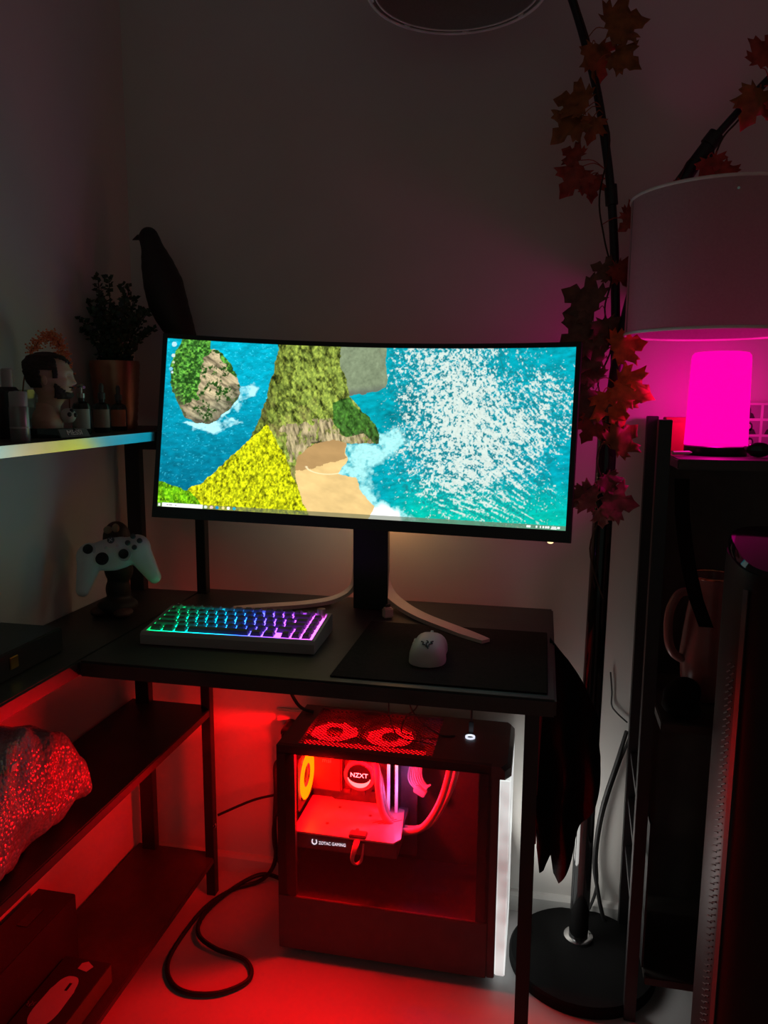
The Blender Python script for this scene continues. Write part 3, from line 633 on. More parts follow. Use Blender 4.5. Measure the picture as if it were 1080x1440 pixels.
def fan(name, c, ax, ay, az, R, mblade, hubr=.019, sub=True):
    f = B(); c = Vector(c); ax, ay, az = Vector(ax), Vector(ay), Vector(az)
    n = 36; prev = None
    for lo in (-.012, .012):
        pass
    sq = []; ci = []
    for k in range(n):
        a = 2 * PI * k / n; cs, sn = math.cos(a), math.sin(a); m = (R + .004) / max(abs(cs), abs(sn)); sq.append((cs * m, sn * m)); ci.append((cs * R, sn * R))
    Pt = lambda p, z: c + ax * p[0] + ay * p[1] + az * z
    r1 = f.ring([Pt(p, -.012) for p in sq]); r2 = f.ring([Pt(p, .012) for p in sq]); r3 = f.ring([Pt(p, .012) for p in ci]); r4 = f.ring([Pt(p, -.012) for p in ci])
    f.bridge(r1, r2); f.bridge(r2, r3); f.bridge(r3, r4); f.bridge(r4, r1)
    o = part(name, f, M_black, pc)
    bl = B()
    for k in range(9):
        rings = []
        for s_ in range(6):
            r = hubr + (R - .003 - hubr) * s_ / 5; a = 2 * PI * k / 9 + .35 * s_ / 5; hw = .40
            rings.append([Pt((r * math.cos(a - hw), r * math.sin(a - hw)), .001), Pt((r * math.cos(a + hw), r * math.sin(a + hw)), .005), Pt((r * math.cos(a + hw), r * math.sin(a + hw)), .0062), Pt((r * math.cos(a - hw), r * math.sin(a - hw)), .0022)])
        bl.loft(rings)
    part('blades', bl, mblade, o, 'red glowing fan blades')
    part('hub', B().lathe([(hubr, -.01), (hubr, .009), (hubr - .003, .011)], c, 28, ax=ax, ay=ay, az=az), M_blackp, o)
    return o
for x in (-.430, -.304): fan('radiator_fan', (x, 1.566, .448), (1, 0, 0), (0, 1, 0), (0, 0, 1), .058, M_blade)
M_rear = mat('rear_fan_glow', (.8, .2, .02), .4, emit=(1, .42, .0), estr=1.5)
rfo = fan('rear_fan', (-.500, 1.535, .362), (0, 1, 0), (0, 0, 1), (1, 0, 0), .056, M_blade, .021)
rl2 = B(); rl2.lathe([(.026, .013), (.050, .013), (.052, .0150), (.026, .0150), (.026, .013)], (-.500, 1.535, .362), 40, caps=False, ax=(0, 1, 0), ay=(0, 0, 1), az=(1, 0, 0))
part('light_ring', rl2, M_rear, rfo, 'glowing yellow orange ring')

# ------------------------------------------------------------------ cables
def cable(name, pts, r, label, m=None, group=None, sub=8): return solo(name, B().tube(pts, r, 8, sub), m or M_cable, label, 'cable', group)
cable('power_cord', [(-.522, 1.56, .375), (-.555, 1.575, .37), (-.578, 1.585, .35), (-.582, 1.595, .28), (-.592, 1.61, .18), (-.598, 1.625, .08), (-.64, 1.64, .014), (-.70, 1.60, .006), (-.735, 1.53, .006), (-.745, 1.44, .006), (-.740, 1.35, .006), (-.705, 1.295, .006), (-.655, 1.276, .006), (-.592, 1.292, .006), (-.552, 1.338, .006), (-.580, 1.385, .006), (-.655, 1.400, .010), (-.705, 1.425, .016), (-.725, 1.48, .012), (-.715, 1.555, .010), (-.68, 1.625, .014), (-.64, 1.655, .02), (-.59, 1.645, .02), (-.545, 1.60, .03), (-.522, 1.58, .035)], .0052, 'thick black power cord looped on the floor left of the computer')
cable('video_cable', [(-.522, 1.56, .265), (-.56, 1.585, .25), (-.585, 1.60, .215), (-.597, 1.615, .15), (-.592, 1.625, .09), (-.565, 1.62, .05), (-.522, 1.60, .04)], .0040, 'thin black cable curling down behind the computer back')
cable('network_cable', [(-.522, 1.60, .288), (-.58, 1.615, .262), (-.65, 1.62, .235), (-.7335, 1.605, .195)], .0032, 'straight black cable from the computer back to the shelf post')
cable('charging_lead', [(-.60, 1.585, .713), (-.575, 1.60, .60), (-.53, 1.60, .50), (-.49, 1.60, .482)], .004, 'black lead dropping from the desk onto the computer top corner')
M_thin = mat('thin_lead', (.06, .05, .05), .5)
cable('thin_lead', [(-.305, 1.572, .70), (-.306, 1.555, .56), (-.300, 1.545, .50), (-.275, 1.52, .4795), (-.235, 1.505, .4795), (-.20, 1.50, .4795)], .0016, 'thin dark lead curving forward over the computer grille', M_thin, 'leads over the grille')
cable('thin_lead', [(-.262, 1.572, .70), (-.263, 1.555, .56), (-.240, 1.55, .51), (-.195, 1.545, .482), (-.16, 1.55, .480)], .0016, 'thin pale lead curving right over the computer grille', M_thin, 'leads over the grille')
cable('thin_lead', [(-.235, 1.572, .70), (-.24, 1.56, .55), (-.268, 1.555, .51), (-.275, 1.54, .482), (-.25, 1.53, .4795)], .0016, 'thin lead crossing the other two over the computer grille', M_thin, 'leads over the grille')
uc = thing('usb_cable', 'dark cable plugged into the computer top beside the power button', 'cable', (-.128, 1.575, .478))
part('plug', B().bb(-.133, -.123, 1.572, 1.578, .478, .505, .001), M_blackp, uc)
part('wire', B().tube([(-.128, 1.575, .505), (-.128, 1.577, .56), (-.130, 1.576, .64), (-.132, 1.574, .70)], .0022, 8, 5), M_thin, uc)
for pts, r, lb in (([(.205, 1.675, .47), (.188, 1.672, .40), (.160, 1.67, .28), (.150, 1.668, .16), (.160, 1.66, .09), (.175, 1.65, .03), (.195, 1.64, .006)], .0045, 'black cable hanging down the wall against the shelf frame'),
                   ([(.212, 1.675, .455), (.190, 1.678, .38), (.165, 1.68, .27), (.155, 1.678, .17), (.158, 1.672, .09), (.140, 1.66, .035), (.115, 1.63, .032)], .0035, 'black cable from the shelf frame to the floor lamp base'),):
    cable('wall_cable', pts, r, lb)
cable('thin_wire', [(.165, 1.683, .60), (.170, 1.683, .555), (.171, 1.683, .525), (.182, 1.683, .508), (.206, 1.683, .487)], .0018, 'thin wire kinked on the pale wall beside the shelf frame')
ol = thing('wall_outlet', 'square wall outlet with a black plug behind the computer', 'outlet', (-.555, YB, .385))
part('plate', B().bb(-.608, -.500, YB - .010, YB - .0005, .320, .445, .003), M_white, ol)
part('plug', B().cyl((-.570, YB - .010, .405), (-.570, YB - .050, .405), .018, .014).tube([(-.57, YB - .05, .405), (-.575, YB - .06, .40), (-.56, YB - .05, .36), (-.54, YB - .035, .33)], .004, 8, 5), M_blackp, ol, 'round black plug')

# ------------------------------------------------------------------ hanging cloth at the desk end
cl = B(); out = [(.030, .757), (.062, .722), (.096, .668), (.120, .622), (.124, .560), (.116, .47), (.085, .375), (.062, .292), (.052, .296), (.042, .330), (.034, .298), (.026, .296), (.014, .345), (.012, .46), (.014, .58), (.020, .68)]
def cloth_sheet(b):
    t = bmesh.new(); vs = [t.verts.new((x, 0, z)) for x, z in out]; f = t.faces.new(vs); f.normal_update(); bmesh.ops.triangulate(t, faces=[f])
    for _ in range(4): bmesh.ops.subdivide_edges(t, edges=t.edges[:], cuts=1, use_grid_fill=True) if len(t.verts) < 3000 else None
    bmesh.ops.solidify(t, geom=t.faces[:], thickness=.012)
    for v in t.verts:
        x, z = v.co.x, v.co.z; k = min(1, (.757 - z) / .2)
        v.co.y += 1.40 + .016 * k * math.sin(x * 130 + z * 6) + .008 * math.sin(z * 25 + x * 40) - .05 * (x - .03) / .1
        v.co.x = .058 + (x - .058) * 1.0 + .003 * math.sin(z * 40)
    b._merge(t)
cloth_sheet(cl)
jc = thing('black_jacket', 'black cloth hanging from the right end of the desk', 'clothing', (.06, 1.40, .30))
part('cloth', cl, M_cloth, jc, ang=80)
part('stripe', B().tube([(.018, 1.383, .66), (.014, 1.38, .56), (.012, 1.378, .45), (.013, 1.376, .36)], .0028, 8, 6), mat('dark_red_stripe', (.22, .02, .05), .7), jc, 'thin dark red edging')  # thin dark red stripe along the left side of the cloth

# ------------------------------------------------------------------ floor lamp with leaf garlands
lp = thing('floor_lamp', 'black two-armed floor lamp with pale drum shades beside the desk', 'floor lamp', (.121, 1.533, 0))
part('base', B().lathe([(.150, 0), (.152, .004), (.152, .020), (.148, .025), (.002, .027)], (.121, 1.533, 0), 64), mat('lamp_base', (.006, .006, .006), .75, spec=.15, bump=.3, bscale=400), lp)
part('collar', B().lathe([(.031, 0), (.031, .006), (.024, .009), (.022, .009)], (.116, 1.578, .0265), 32), M_chrome, lp, 'pale ring at the foot of the pole')
part('pole', B().tube([(.116, 1.578, .03), (.120, 1.577, .55), (.125, 1.576, 1.14), (.1255, 1.576, 1.165)], [.0205, .0205, .019, .012], 24, 4), M_gloss, lp)
a1 = [(.1255, 1.575, 1.15), (.132, 1.56, 1.22), (.124, 1.552, 1.40), (.109, 1.55, 1.561), (.088, 1.55, 1.686), (.066, 1.55, 1.78), (.024, 1.55, 1.907), (-.04, 1.50, 2.03), (-.12, 1.43, 2.10), (-.165, 1.39, 2.10)]
part('arm', B().tube(a1, [.0095, .0080, .0075, .0070], 12, 8), M_black, lp)
a2 = [(.128, 1.565, 1.15), (.134, 1.54, 1.26), (.160, 1.525, 1.41), (.201, 1.515, 1.532), (.238, 1.51, 1.595), (.271, 1.51, 1.642), (.315, 1.508, 1.692), (.355, 1.505, 1.735), (.42, 1.50, 1.80)]
part('arm', B().tube(a2[:6], [.0125, .0125, .0125], 12, 8), M_black, lp)
part('arm_tip', B().tube(a2[5:], .0065, 10, 8), M_black, lp)
part('joint', B().cyl((.110, 1.549, 1.55), (.106, 1.549, 1.585), .0115), M_black, lp)
part('joint', B().cyl((.2645, 1.51, 1.634), (.278, 1.51, 1.652), .0145), M_black, lp)
part('hanger_rod', B().cyl((.271, 1.51, 1.645), (.275, 1.505, 1.545), .0042, None, 10).cyl((.275, 1.505, 1.50), (.275, 1.505, 1.55), .012, None, 14), M_black, lp)
M_shade = mat('linen_shade', (.46, .42, .40), .9, var=.08, scale=250, bump=.3, bscale=600)
nt = M_shade.node_tree; mo_ = nt.nodes['Material Output']; pb = nt.nodes['Principled BSDF']; tl_ = nt.nodes.new('ShaderNodeBsdfTranslucent'); tl_.inputs[0].default_value = (.75, .68, .62, 1)
mx = nt.nodes.new('ShaderNodeMixShader'); mx.inputs[0].default_value = .30
nt.links.new(pb.outputs[0], mx.inputs[1]); nt.links.new(tl_.outputs[0], mx.inputs[2]); nt.links.new(mx.outputs[0], mo_.inputs[0])
def shade(c, z0, z1, R):
    b = B(); t = .0025
    b.lathe([(R - t, z0 + .001), (R, z0 + .001), (R, z1 - .001), (R - t, z1 - .001), (R - t, z0 + .001)], (c[0], c[1], 0), 72, caps=False)
    o = part('lamp_shade', b, M_shade, lp, 'pale linen drum shade')
    for z in (z0, z1):
        rb = B(); rb.tube([(c[0] + R * math.cos(a), c[1] + R * math.sin(a), z) for a in np.linspace(0, 2 * PI, 65)], .0028, 8, 1, caps=False)
        part('rim', rb, mat('shade_rim', (.85, .83, .78), .35), o)
    sp_ = B()
    for k in range(3):
        a = 2 * PI * k / 3 + .5; sp_.cyl((c[0] + .012 * math.cos(a), c[1] + .012 * math.sin(a), z1 - .02), (c[0] + R * math.cos(a), c[1] + R * math.sin(a), z1 - .02), .0022, None, 8)
    part('spider_wire', sp_, M_chrome, o)
    return o
s1 = shade((.287, 1.485), 1.310, 1.540, .148)
part('seam', B().bb(.1400, .1425, 1.465, 1.472, 1.312, 1.538), mat('seam_fabric', (.20, .18, .17), .9), s1)  # seam in darker fabric down the side of the drum
s2 = shade((-.168, 1.40), 1.868, 2.08, .150)
cr_ = B()
for a in np.linspace(0, 2 * PI, 9)[:-1]: cr_.box((-.168 + .145 * math.cos(a), 1.40 + .145 * math.sin(a), 1.869), (.012, .004, .005), Matrix.Rotation(a + PI / 2, 3, 'Z'), .001)
cr_.tube([(-.168 + .139 * math.cos(a), 1.40 + .139 * math.sin(a), 1.8685) for a in np.linspace(0, 2 * PI, 65)], .0016, 8, 1, caps=False)
part('inner_ring', cr_, MATS['shade_rim'], s2, 'pale inner wire ring with clips')
part('lamp_holder', B().cyl((-.168, 1.40, 1.98), (-.168, 1.40, 2.10), .018).cyl((-.168, 1.40, 2.058), (-.168, 1.40, 2.062), .016), M_black, lp)

LOBES = [(0, .0), (.10, .06), (.30, -.06), (.26, .05), (.50, .06), (.44, .14), (.52, .24), (.36, .26), (.50, .42), (.62, .52), (.46, .54), (.46, .64), (.26, .56), (.18, .60), (.24, .74), (.12, .84), (.0, 1.0)]
LOBES = LOBES + [(-x, y) for x, y in LOBES[-2:0:-1]]
def leaf_mesh(b, base, tip_dir, normal, size, fold=.25, curl=.2):
    base = Vector(base); v = Vector(tip_dir).normalized(); n = Vector(normal); n = (n - v * n.dot(v)).normalized(); u = v.cross(n)
    def P(x, y, off): return base + (u * x + v * y + n * (abs(x) * fold - curl * y * y + .05 * math.sin(9 * x + 7 * y) + off)) * size
    t = bmesh.new(); f = t.faces.new([t.verts.new((x, y, 0)) for x, y in LOBES]); f.normal_update(); bmesh.ops.triangulate(t, faces=[f], ngon_method='EAR_CLIP')
    bmesh.ops.subdivide_edges(t, edges=t.edges[:], cuts=1); bmesh.ops.triangulate(t, faces=t.faces[:])
    for w_ in t.verts: w_.co = P(w_.co.x, w_.co.y, 0)
    b._merge(t)
    return b
def leafcol(c): return mat('leaf_%d_%d_%d' % c, rgb(*c), .6, var=.35, scale=60)
def garland(name, label, vine, leaves):
    g = thing(name, label, 'leaf garland', vine[0])
    part('vine', B().tube(vine, .0016, 6, 6), mat('vine_brown', (.05, .025, .012), .8), g)
    for (x, y, z, ax, az_, sz, c) in leaves:
        b = B(); v = Vector((math.cos(ax), .15 * math.sin(3 * ax), math.sin(ax))); n = Vector((math.sin(az_) * .7, -1, .25 * math.cos(az_)))
        leaf_mesh(b, (x, y, z), v, n, sz)
        near = min((Vector(q) for q in smooth(vine, 6)), key=lambda q: (q - Vector((x, y, z))).length)
        b.tube([near, (near + Vector((x, y, z))) / 2 + Vector((0, -.005, .006)), (x, y, z)], .0009, 5, 3)
        o = part('leaf', b, leafcol(c), g, ang=60)
        md = o.modifiers.new('thick', 'SOLIDIFY'); md.thickness = .0006
    return g
BR, OR, RD, DK, PK = (150, 88, 40), (230, 105, 45), (165, 62, 45), (115, 76, 60), (165, 95, 90)
gv1 = [(.020, 1.545, 1.93), (.060, 1.540, 1.82), (.078, 1.535, 1.73), (.100, 1.538, 1.66), (.086, 1.53, 1.56), (.098, 1.535, 1.49), (.115, 1.535, 1.42), (.105, 1.53, 1.36), (.120, 1.53, 1.29), (.100, 1.54, 1.22), (.128, 1.53, 1.16), (.105, 1.545, 1.08), (.125, 1.54, 1.00), (.10, 1.55, .90), (.13, 1.55, .80)]
garland('leaf_garland', 'autumn leaf garland wound around the floor lamp pole beside the monitor', gv1, [
 (.080, 1.525, 1.845, .25, .3, .085, BR), (.095, 1.52, 1.80, -.5, -.3, .06, BR), (.066, 1.53, 1.825, -1.35, .8, .075, BR),
 (.060, 1.52, 1.715, 2.75, .2, .070, BR), (.050, 1.52, 1.70, -2.5, -.3, .072, BR), (.070, 1.525, 1.70, -1.7, .6, .05, BR),
 (.055, 1.525, 1.615, -2.2, .4, .068, RD), (.050, 1.525, 1.625, 2.5, -.2, .045, RD), (.068, 1.53, 1.60, -1.4, .5, .05, RD),
 (.135, 1.53, 1.52, .6, .3, .045, RD), (.118, 1.525, 1.44, -.9, .6, .055, RD), (.118, 1.525, 1.42, 2.6, .2, .05, DK),
 (.095, 1.53, 1.36, 2.6, -.4, .085, DK), (.092, 1.53, 1.33, -2.6, .2, .085, DK), (.105, 1.525, 1.345, -1.4, .4, .065, DK),
 (.118, 1.515, 1.285, .25, .1, .072, OR), (.110, 1.52, 1.27, 2.9, .3, .07, DK), (.126, 1.51, 1.225, -.35, .2, .082, OR), (.118, 1.515, 1.215, -1.2, -.3, .085, OR),
 (.095, 1.525, 1.21, -2.2, .3, .085, DK), (.100, 1.525, 1.225, 2.4, .3, .06, DK), (.100, 1.53, 1.16, -2.0, .4, .06, RD),
 (.128, 1.525, 1.10, .75, .3, .07, BR), (.118, 1.53, 1.05, -1.0, .4, .05, DK), (.115, 1.535, 1.00, -.1, .2, .075, PK), (.110, 1.535, 1.00, 2.95, .2, .06, PK), (.120, 1.53, .985, -1.5, .2, .045, PK), (.09, 1.54, 1.02, -2.2, .3, .05, DK)])
gv2 = [(.150, 1.508, 1.505), (.175, 1.50, 1.53), (.21, 1.495, 1.56), (.235, 1.50, 1.61), (.262, 1.495, 1.585), (.285, 1.495, 1.64), (.31, 1.498, 1.67), (.345, 1.495, 1.72), (.39, 1.495, 1.76)]
garland('leaf_garland', 'autumn leaf garland on the lamp arm above the drum shade', gv2, [
 (.262, 1.49, 1.61, -1.2, .3, .06, RD), (.275, 1.49, 1.585, -.6, .2, .055, RD), (.235, 1.49, 1.56, -2.4, .3, .055, RD), (.15, 1.49, 1.515, -2.5, .2, .04, RD),
 (.335, 1.485, 1.745, 1.2, .2, .065, RD), (.338, 1.485, 1.715, -1.9, .4, .07, BR), (.350, 1.485, 1.735, .2, .4, .08, BR), (.365, 1.485, 1.70, -1.2, .3, .06, RD)])

# ------------------------------------------------------------------ right shelf unit and what is on it
su = thing('shelf_unit', 'black metal shelf unit against the back wall right of the floor lamp', 'shelf', (.55, 1.53, 0))
for x in (.206, .90):
    for y in (1.405, 1.655):
        x += .012 if y > 1.5 else 0
        part('post', B().bb(x - .011, x + .011, y - .011, y + .011, 0, 1.16 if x < .5 else 1.16, .001), M_black, su)
for z in (1.093, .615, .10): part('shelf', B().bb(.2295, .889, 1.395, 1.665, z - .018, z, .002), M_desk, su)
for z in (.43, .325, .21): part('cross_bar', B().prism([(.201, 1.416), (.213, 1.416), (.224, 1.644), (.212, 1.644)], (0, 0, z - .006), (1, 0, 0), (0, 1, 0), (0, 0, 1), .012), mat('bar_grey', (.05, .05, .052), .35), su)
part('light_block_panel', B().bb(.2255, .2290, 1.42, 1.600, .10, .40), M_black, su)  # black panel added to keep light out of the shelf interior
part('back_panel', B().bb(.2295, .889, 1.660, 1.668, .10, 1.075), M_desk, su)
tl = thing('table_lamp', 'glowing magenta cylinder table lamp on the shelf unit', 'lamp', (.316, 1.53, 1.093))
part('base', B().lathe([(.054, 0), (.055, .003), (.055, .016), (.052, .018)], (.316, 1.53, 1.093), 48), M_blackp, tl)
mgl = bpy.data.materials.new('magenta_glow'); mgl.use_nodes = True; nt = mgl.node_tree; nt.nodes.clear()
out = nt.nodes.new('ShaderNodeOutputMaterial'); mx = nt.nodes.new('ShaderNodeMixShader'); tr = nt.nodes.new('ShaderNodeBsdfTransparent'); em_ = nt.nodes.new('ShaderNodeEmission')
em_.inputs[0].default_value = (1, 0, .36, 1); em_.inputs[1].default_value = 1.25; mx.inputs[0].default_value = .84
nt.links.new(tr.outputs[0], mx.inputs[1]); nt.links.new(em_.outputs[0], mx.inputs[2]); nt.links.new(mx.outputs[0], out.inputs[0])
part('diffuser', B().lathe([(.0555, .018), (.055, .03), (.0515, .172), (.0505, .181), (.046, .1865), (.036, .188), (.001, .1885)], (.316, 1.53, 1.093), 48), mgl, tl, 'glowing magenta diffuser')
rbx = thing('red_box', 'small red box behind the magenta lamp', 'box', (.27, 1.63, 1.093))
part('carton', B().bb(.236, .300, 1.597, 1.633, 1.093, 1.158, .001), mat('red_card', (.45, .03, .03), .6), rbx)
part('lid_flap', B().bb(.2355, .3005, 1.5965, 1.6335, 1.148, 1.159, .001), mat('red_card_dark', (.36, .025, .025), .6), rbx)
solo('pen', B().cyl((.232, 1.47, 1.0985), (.262, 1.485, 1.0985), .0035, None, 12).cyl((.262, 1.485, 1.0985), (.268, 1.488, 1.0985), .0035, .001, 12), mat('white_pen', (.7, .65, .65), .4), 'white pen lying on the shelf left of the magenta lamp', 'pen')
ph = thing('photo_sheet', 'sheet of black and white portrait snapshots behind the magenta lamp', 'photo', (.44, 1.64, 1.093))
part('paper', B().bb(.372, .52, 1.640, 1.643, 1.0935, 1.188), mat('photo_paper', (.7, .66, .68), .5), ph)
def disc(b, cx, cz, rx, rz, y=1.6397, d=.0004, n=14): b.prism([(rx * math.cos(2 * PI * k / n), rz * math.sin(2 * PI * k / n)) for k in range(n)], (cx, y, cz), (1, 0, 0), (0, 0, 1), (0, -1, 0), d)
for rI in range(3):
    for cI in range(3):
        x0_, z0_ = .376 + cI * .047, 1.158 - rI * .031; b = B(); b2 = B()
        b.bb(x0_, x0_ + .042, 1.6396, 1.6401, z0_, z0_ + .026)
        part('print', b, mat('photo_mid', (.30 + .08 * ((rI + cI) % 2), .28, .29), .5), ph)
        s = .9 + .1 * ((rI * 2 + cI) % 3); cx = x0_ + .018 + .004 * ((rI + 2 * cI) % 3)
        disc(b2, cx, z0_ + .0145, .0065 * s, .0095, 1.6394); b2.prism([(-.014, 0), (.014, 0), (.010, .009), (.004, .012), (-.004, .012), (-.010, .009)], (cx, 1.6394, z0_), (1, 0, 0), (0, 0, 1), (0, -1, 0), .0004)
        part('figure', b2, mat('photo_dark', (.03, .03, .03), .5), ph)
        b3 = B(); disc(b3, cx, z0_ + .0150, .0036 * s, .0052, 1.6389); part('face', b3, mat('photo_skin', (.55, .52, .53), .5), ph)
sg = thing('sunglasses', 'folded black sunglasses on the shelf in front of the photo sheet', 'sunglasses', (.40, 1.50, 1.093))
for x in (.378, .428):
    part('lens', B().ball((x, 1.475, 1.1065), (.021, .006, .0135), 16), M_gloss, sg)
part('frame', B().bb(.398, .408, 1.471, 1.477, 1.108, 1.113, .001).bb(.357, .363, 1.474, 1.530, 1.105, 1.112, .001).bb(.443, .449, 1.474, 1.530, 1.105, 1.112, .001), M_blackp, sg)
# jug and dark bundle on the middle shelf
jg = thing('jug', 'dusty pink jug with a loop handle on the middle shelf', 'jug', (.330, 1.535, .615))
M_jug = mat('pink_ceramic', (.24, .10, .09), .25, var=.1)
part('body', B().lathe([(.030, 0), (.046, .02), (.052, .09), (.044, .17), (.038, .21), (.046, .245), (.043, .246), (.035, .21), (.03, .20)], (.330, 1.535, .6155), 36), M_jug, jg)
part('handle', B().tube([(.293, 1.525, .83), (.268, 1.52, .825), (.252, 1.515, .79), (.252, 1.513, .74), (.262, 1.515, .71), (.282, 1.52, .695)], .0085, 12, 8), M_jug, jg)
part('rim', B().tube([(.330 + .0445 * math.cos(a), 1.535 + .0445 * math.sin(a), .861) for a in np.linspace(0, 2 * PI, 33)], .0028, 8, 1, caps=False), mat('copper', (.7, .32, .18), .25, metal=1), jg, 'copper rim')
bb = B()
for c, r in (((.262, 1.43, .637), (.03, .028, .02)), ((.275, 1.44, .66), (.03, .026, .028)), ((.264, 1.445, .65), (.028, .026, .026)), ((.278, 1.425, .633), (.026, .026, .016))): bb.ball(c, r, 14)
bo = remeshed('cloth_bundle', bb, M_cloth, None, .006, 3); bo['label'] = 'crumpled black cloth on the middle shelf before the jug'; bo['category'] = 'cloth'
# bag strap
solo('hanging_strap', B().loft([[Vector((.225 + dx, 1.392, z)), Vector((.249 + dx, 1.390, z)), Vector((.249 + dx, 1.387, z)), Vector((.225 + dx, 1.389, z))] for dx, z in ((0, 1.06), (.004, 1.0), (.012, .95), (.022, .90), (.036, .85), (.056, .80))]), M_cloth, 'dark strap hanging down the front of the shelf unit', 'strap')

# ------------------------------------------------------------------ tower at the right edge
tw = thing('air_purifier', 'tall glossy-topped black tower with a vented side at the right edge', 'air purifier', (.366, 1.205, 0))
def plan(sx, sy, z, tiltz=0.0, n=48, e=.62):
    R = []
    for k in range(n):
        a = 2 * PI * k / n; cx = math.copysign(abs(math.cos(a)) ** e, math.cos(a)); cy = math.copysign(abs(math.sin(a)) ** e, math.sin(a))
        R.append(Vector((.366 + sx * cx, 1.205 + sy * cy, z + tiltz * cy)))
    return R
part('body', B().loft([plan(.082, .092, .002), plan(.084, .094, .02), plan(.084, .094, .94), plan(.083, .093, .962, .010)]), mat('tower_black', (.007, .007, .007), .45, var=.1, spec=.3), tw)
part('top_plate', B().loft([plan(.081, .091, .960, .010), plan(.082, .092, .970, .019), plan(.078, .088, .978, .020), plan(.03, .034, .979, .008)]), M_gloss, tw, 'mirror-like glossy top')
def side_pt(k, z, out): p = plan(.084, .094, z)[k]; c = Vector((.366, 1.205, z)); d_ = (p - c).normalized(); return p + d_ * out
sm = B(); kk = [27, 28]
sm.loft([[side_pt(28, z, .0005), side_pt(28, z, .0035), side_pt(29, z, .0035), side_pt(29, z, .0005)] for z in (.04, .5, .93)])
part('trim_strip', sm, mat('tower_trim', (.06, .058, .055), .45), tw, 'pale vertical trim strip')
vg = B()
for k in range(70):
    z = .06 + k * .0108
    for q in (25, 26): 
        A, C_ = side_pt(q, z, .0003), side_pt(q + 1, z + .008, .0003); 
        vg.cyl(A, C_, .0011, None, 6)
part('vent_grille', vg, mat('tower_grille', (.02, .02, .02), .4), tw, 'slanted vent ribs')

# ------------------------------------------------------------------ wall shelf contents
def on_shelf(name, label, cat, x, y, group=None, rot=0.0): return thing(name, label, cat, (x, y, ZS), (0, 0, rot), group)
c1 = on_shelf('spray_can', 'short grey can at the front of the wall shelf', 'can', -.80, 1.066)
part('body', B().lathe([(.0135, 0), (.0145, .002), (.0145, .052), (.0135, .054)], (-.80, 1.066, ZS), 28), mat('can_grey', (.26, .28, .26), .3, metal=.4), c1)
part('cap', B().lathe([(.0135, .054), (.0135, .074), (.012, .0765), (.001, .077)], (-.80, 1.066, ZS), 28), mat('can_cap', (.38, .41, .38), .35), c1, 'paler grey cap')
part('band', B().lathe([(.0148, .020), (.0148, .0225)], (-.80, 1.066, ZS), 28, caps=False), mat('can_band', (.5, .5, .48), .4), c1, 'pale printed line')
c2 = on_shelf('spray_can', 'taller can with a pale cap behind the short grey can', 'can', -.862, 1.125)
part('body', B().lathe([(.016, 0), (.017, .002), (.017, .078), (.012, .084)], (-.862, 1.125, ZS), 28), M_blackp, c2)
part('cap', B().lathe([(.0095, .084), (.0095, .112), (.008, .114), (.001, .1145)], (-.862, 1.125, ZS), 24), mat('can_cap', (.38, .41, .38), .35), c2, 'pale cap')
gv = on_shelf('glass_vase', 'cut glass tumbler behind the bust', 'vase', -.908, 1.210)
cut = [(.030, .002), (.034, .02), (.030, .035), (.035, .05), (.031, .065), (.035, .080), (.033, .080), (.029, .065), (.031, .05), (.027, .035), (.029, .02), (.026, .008)]
part('glass', B().lathe(cut, (-.908, 1.210, ZS), 14), glassy('clear_glass', (.82, .88, .86), .18, .88), gv, ang=20)
fb = thing('dried_flower', 'drooping copper coloured dried flower spray behind the bust', 'dried flower', (-.906, 1.212, ZS + .01))
stm = [(-.906, 1.212, ZS + .012), (-.900, 1.216, ZS + .09), (-.890, 1.228, ZS + .145), (-.878, 1.255, ZS + .174), (-.870, 1.276, ZS + .168), (-.864, 1.288, ZS + .135), (-.861, 1.290, ZS + .09), (-.860, 1.288, ZS + .035)]
part('stem', B().tube(stm, .0013, 6, 5), mat('flower_stem', (.25, .08, .04), .5), fb)
fl = B(); rs = random.Random(3)
for p in smooth(stm[2:7], 22):
    for k in range(4):
        d_ = Vector((rs.uniform(-1, 1), rs.uniform(-1, 1), rs.uniform(-.6, 1))).normalized(); L = rs.uniform(.006, .016); q = p + d_ * L
        fl.cyl(p, q, .0010, .0004, 5); fl.ball(q, .0016, 6)
part('blossom', fl, mat('copper_petal', (.85, .26, .12), .3, metal=.4), fb)

